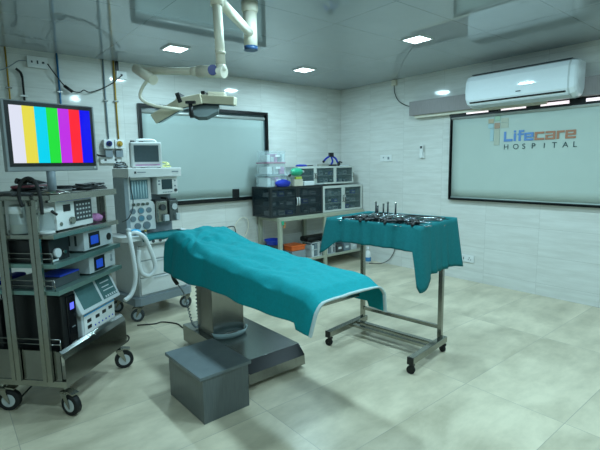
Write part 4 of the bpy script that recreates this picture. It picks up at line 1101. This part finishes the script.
# storage boxes on the dark cabinet
def crate(label, x0, x1, y0, y1, z0, z1, mlid, inner):
    t = thing('storage_box', label, 'storage box', ((x0+x1)/2, (y0+y1)/2, z0)); W_, D_, H_ = (x1-x0)/2, (y1-y0)/2, z1-z0
    m = MB(); m.box(-W_, W_, -D_, D_, 0, .004); m.box(-W_, W_, -D_, -D_+.003, .004, H_-.014); m.box(-W_, W_, D_-.003, D_, .004, H_-.014); m.box(-W_, -W_+.003, -D_+.003, D_-.003, .004, H_-.014); m.box(W_-.003, W_, -D_+.003, D_-.003, .004, H_-.014)
    m.build('clear_walls', M_CLEAR, t)
    box('lid', mlid, t, -W_-.006, W_+.006, -D_-.006, D_+.006, H_-.014, H_, bev=.003)
    random.seed(int(z0*100))
    for i in range(inner):
        w_ = 2*W_/inner; a = -W_+.012+i*w_; 
        m = MB(); m.box(a, a+w_*.8, -D_+.012, D_-.03, .005, random.uniform(.45, .8)*H_, bev=.004); m.build('packed_item', [M_PAPER, M_LGREY, M_PINK, M_GPIPE, M_PAPER][i % 5], t)
    box('name_tag', M_PAPER, t, -.01, .06, -D_-.002, -D_, H_*.45, H_*.62)
    return t
crate('clear storage box of packets at the bottom of the stack', -1.632, -1.335, -.39, -.15, 1.1135, 1.262, M_MILKY, 5)
crate('clear storage box with grey contents in the middle of the stack', -1.625, -1.345, -.38, -.16, 1.2635, 1.415, mat('pink_lid', '#b98aa0', .4, alpha=.8), 3)
crate('clear storage box with white packets topmost on the stack', -1.615, -1.34, -.37, -.17, 1.4165, 1.555, M_CLEAR, 5)
def lump(name, label, cat, loc, r, m, seed=0, rz=0):
    t = thing(name, label, cat, loc, rz); rows = []
    for i in range(14):
        ph = math.pi*i/13; rows.append([((r[0]*math.sin(ph)*(1+.08*math.sin(k*1.3+seed+i)))*math.cos(2*math.pi*k/20), (r[1]*math.sin(ph)*(1+.08*math.cos(k*1.9+seed)))*math.sin(2*math.pi*k/20), max(0, (r[2]*.8*(1-math.cos(ph)) * (1+.05*math.sin(k*2.1+i+seed))) - .2*r[2])) for k in range(20)])
    MB().grid(rows, closed=True).build('folds', m, t); return t
lump('scrub_hat', 'royal blue surgical cap on the front edge of the dark cabinet', 'cap', (-1.42, -.425, 1.1135), (.115, .045, .062), M_NAVY)
t = thing('resuscitator_bag', 'green resuscitator bag with clear mask on the dark cabinet', 'resuscitator bag', (-1.235, -.462, 1.235), 12)
m = MB(); m.lathe([(.008, -.09), (.03, -.085), (.055, -.05), (.06, 0), (.055, .05), (.03, .085), (.008, .09)], seg=20); 
ob = m.build('bag', M_GREEN, t); ob.rotation_euler = (0, R(90), 0); ob.location = (0, 0, .055); ob.scale = (.85, .85, 1.2)
ob2 = MB().lathe([(.02, 0), (.02, .03), (.05, .06), (.055, .075), (.05, .07), (.018, .035)], seg=18).build('mask', M_CLEAR, t); ob2.rotation_euler = (0, R(-80), 0); ob2.location = (-.105, 0, .055)
MB().cyl((.105, 0, .055), (.14, 0, .055), .016, 14).build('valve', M_LGREY, t)
t = thing('spray_bottle', 'small clear bottle with dark cap beside the green bag', 'bottle', (-1.27, -.36, 1.1135))
MB().lathe([(.022, 0), (.024, .003), (.024, .09), (.01, .11), (.01, .12)]).build('bottle_body', M_CLEAR, t); MB().lathe([(.016, .12), (.02, .128), (.02, .15), (.016, .156)]).build('cap', M_DGREY, t)
t = thing('paper_tray', 'low cream tray of packets in front of the green bag', 'tray', (-1.19, -.44, 1.1135))
box('tray_body', M_CREAM, t, -.075, .06, -.018, .03, 0, .085, bev=.003); box('yellow_packet', mat('lime_packet', '#c8d860', .6), t, -.045, .05, -.012, .02, .086, .118)
t = thing('paper_pack', 'white paper packet right of the green bag on the dark cabinet', 'paper', (-1.02, -.432, 1.1135), 2)
box('packet', M_PAPER, t, -.085, .085, -.025, .022, 0, .055, bev=.006)
t = thing('plastic_sheet', 'crumpled clear plastic sheet across the two lower cabinets', 'plastic bag', (-.80, -.43, 1.1135))
rows = [[(-.07+.135*i/10, -.015+.035*k/5, .006+.012*abs(noise.noise(Vector((i*.6, k*.8, 3))))) for k in range(6)] for i in range(11)]
MB().grid(rows).build('sheet', M_MILKY, t, solid=.001)
# on the uppermost cabinet
ZT = 1.3535
t = thing('scrub_hat', 'flat blue surgical cap at the left end of the uppermost cabinet', 'cap', (-1.02, -.30, ZT))
m = MB(); m.lathe([(.02, 0), (.075, .004), (.08, .012), (.06, .026), (.02, .03)]); m.build('cap_body', M_NAVY, t)
MB().tube([(.07, 0, .012), (.13, .02, .01), (.20, .0, .012)], .006, 8).build('tie_strap', M_BLACK, t)
t = thing('head_magnifier', 'blue and black head-worn magnifier frame on the uppermost cabinet', 'headset', (-.45, -.26, ZT), -20); t.scale = (1.12, 1.12, 1.15)
m = MB(); m.tube([(-.10, 0, .055), (-.06, .0, .095), (0, 0, .12), (.06, 0, .09), (.09, .0, .04)], .011, 10); m.tube([(.0, -.0, .12), (.02, .0, .06), (.0, .0, .016)], .011, 10); m.build('head_band', M_NAVY, t)
MB().box(-.03, .03, -.02, .02, .11, .16, bev=.006).build('front_pad', M_BLACK, t); MB().sph((-.10, 0, .055), .016).build('side_pad', M_BLACK, t)
m = MB(); m.tube([(.09, 0, .04), (.12, 0, .05), (.15, 0, .04)], .008, 8); m.box(-.03, .07, -.02, .02, .0, .02, bev=.004); m.cyl((.10, -.01, .0), (.10, -.01, .04), .02, 12); m.build('lens_block', M_BLACK, t)
t = thing('card_box', 'small tan box left of the blue headset on the uppermost cabinet', 'box', (-.64, -.29, ZT)); box('carton', mat('tan_card', '#8f8f86', .7), t, -.07, .07, -.05, .03, 0, .034, bev=.002)
t = thing('paper_pack', 'sheets of paper at the corner end of the uppermost cabinet', 'paper', (-.27, -.25, ZT), 6); box('packet', M_PAPER, t, -.09, .09, -.09, .09, 0, .012, bev=.002)
# on the lower shelf
ZL = .1665
def basin(label, x, y, r, m_, z=ZL, h=.09):
    t = thing('plastic_basin', label, 'basin', (x, y, z)); MB().lathe([(r*.7, 0), (r*.72, .003), (r*.95, h), (r, h+.003), (r, h-.004), (r*.9, h-.006), (r*.68, .008), (0.0, .006)], seg=28).build('bowl', m_, t)
# stacked boxes so that the basins reach the height seen over the drape
t = thing('carton', 'dark carton under the blue basin on the lower bench shelf', 'box', (-1.42, -.22, ZL)); box('carton_body', M_DGREY, t, -.07, .07, -.10, .12, 0, .20, bev=.003)
basin('blue plastic basin at the left end of the lower bench shelf', -1.44, -.22, .12, M_BLUE, ZL+.2015, .06)
t = thing('carton', 'grey carton under the orange basin on the lower bench shelf', 'box', (-1.22, -.36, ZL)); box('carton_body', M_GREY, t, -.11, .11, -.11, .13, 0, .12, bev=.003)
t = thing('plastic_basin', 'orange oblong tub on the lower bench shelf', 'basin', (-1.22, -.36, ZL+.1215))
m = MB(); m.box(-.11, .11, -.10, .12, 0, .055, bev=.012); m.build('tub', M_ORANGE, t); box('rim', M_ORANGE, t, -.12, .12, -.11, .13, .055, .065, bev=.003)
def rack(x, label):
    t = thing('wire_rack', label, 'rack', (x, -.38, ZL)); m = MB(); m.box(-.09, .09, -.08, .14, 0, .006)
    for z in (.1, .19): 
        m.box(-.09, .09, -.08, -.072, z-.008, z); m.box(-.09, -.082, -.072, .14, z-.008, z); m.box(.082, .09, -.072, .14, z-.008, z)
    for a in (-.09, .082): m.box(a, a+.008, -.08, -.072, .006, .19); m.box(a, a+.008, .132, .14, .006, .19)
    m.build('frame', M_LGREY, t)
    for k in range(3): box('folder', [M_PAPER, M_GPIPE, M_LGREY][k], t, -.075+k*.052, -.035+k*.052, -.065, .12, .007, .15+.015*k)
rack(-.91, 'pale wire rack of folders right of the orange tub'); rack(-.66, 'pale wire rack of folders behind the hanging cloth corner')
t = thing('black_bag', 'black bag lying on the racks under the bench', 'bag', (-.80, -.33, ZL+.1925)); MB().box(-.22, .22, -.08, .1, 0, .07, bev=.03).build('bag_body', M_BLACK, t)
for i, (x, k) in enumerate(((-.47, 3), (-.33, 1), (-.19, 0))):
    t = thing('supply_box', ['dark box', 'grey blue box', 'pale box'][i] + ' on the lower bench shelf near the corner', 'box', (x, -.36, ZL)); box('carton', M_CON[k], t, -.06, .06, -.09, .1, 0, .10+.02*i, bev=.003); box('label_strip', M_PAPER, t, -.03, .03, -.0915, -.09, .04, .07)
# floor bottle and cord
t = thing('disinfectant_bottle', 'white bottle with blue label on the floor by the right wall', 'bottle', (-.17, -.70, 0.001), 0)
MB().lathe([(.036, 0), (.042, .004), (.042, .12), (.03, .165), (.014, .18), (.014, .19)]).build('bottle_body', M_WHITE, t)
MB().lathe([(.018, .19), (.018, .215), (.01, .22), (.006, .235)]).build('cap', M_WHITE, t)
MB().lathe([(.0428, .03), (.0432, .032), (.0432, .085), (.0428, .087)]).build('label_band', mat('blue_label', '#3c7fb0', .5), t)
t = thing('floor_cable', 'black cord rising along the right wall beside the white bottle', 'cable', (-.1, -.75, .006))
MB().tube([(-.12, .1, 0), (-.05, -.05, 0), (.03, -.13, .01), (.08, -.2, .06), (.085, -.27, .16), (.088, -.30, .25)], .005, 8).build('cord', M_RUBBER, t)
t = thing('wall_lead', 'cream lead looping from the wall down beside the bench', 'cable', (-1.76, -.03, .7))
MB().tube([(-.13, 0, -.1), (-.1, 0, -.02), (-.02, 0, .03), (.05, -.01, .0), (.06, -.01, -.1), (.02, 0, -.2), (-.06, 0, -.25)], .006, 8).build('cord', M_CREAM, t)
t = thing('wall_lead', 'black lead hooked over the drape beside the bench leg', 'cable', (-1.98, -.03, .6))
MB().tube([(-.1, 0, -.12), (-.1, 0, -.0), (.0, 0, .03), (.08, 0, .02), (.1, 0, -.08)], .006, 8).build('cord', M_BLACK, t); MB().cyl((.1, 0, -.07), (.1, -.0, -.14), .02, 12).build('plug', M_BLACK, t)
t = thing('hanging_tags', 'small green and orange tags tied to the bench corner', 'tag', (-1.51, -.507, .61))
m = MB(); m.box(.02, .05, -.006, -.002, .0, .07, rot=(8, 'Y')); m.build('orange_tag', mat('rust_tag', '#9c6a44', .6), t); m = MB(); m.box(-.01, .025, -.008, -.004, .04, .09, rot=(-10, 'Y')); m.build('green_tag', M_GREEN, t)
t = thing('black_speaker', 'small black box standing on the sill of the back window', 'box', (-1.865, -.024, .9835))
box('case', M_BLACK, t, -.045, .045, -.024, .022, 0, .11, bev=.004)
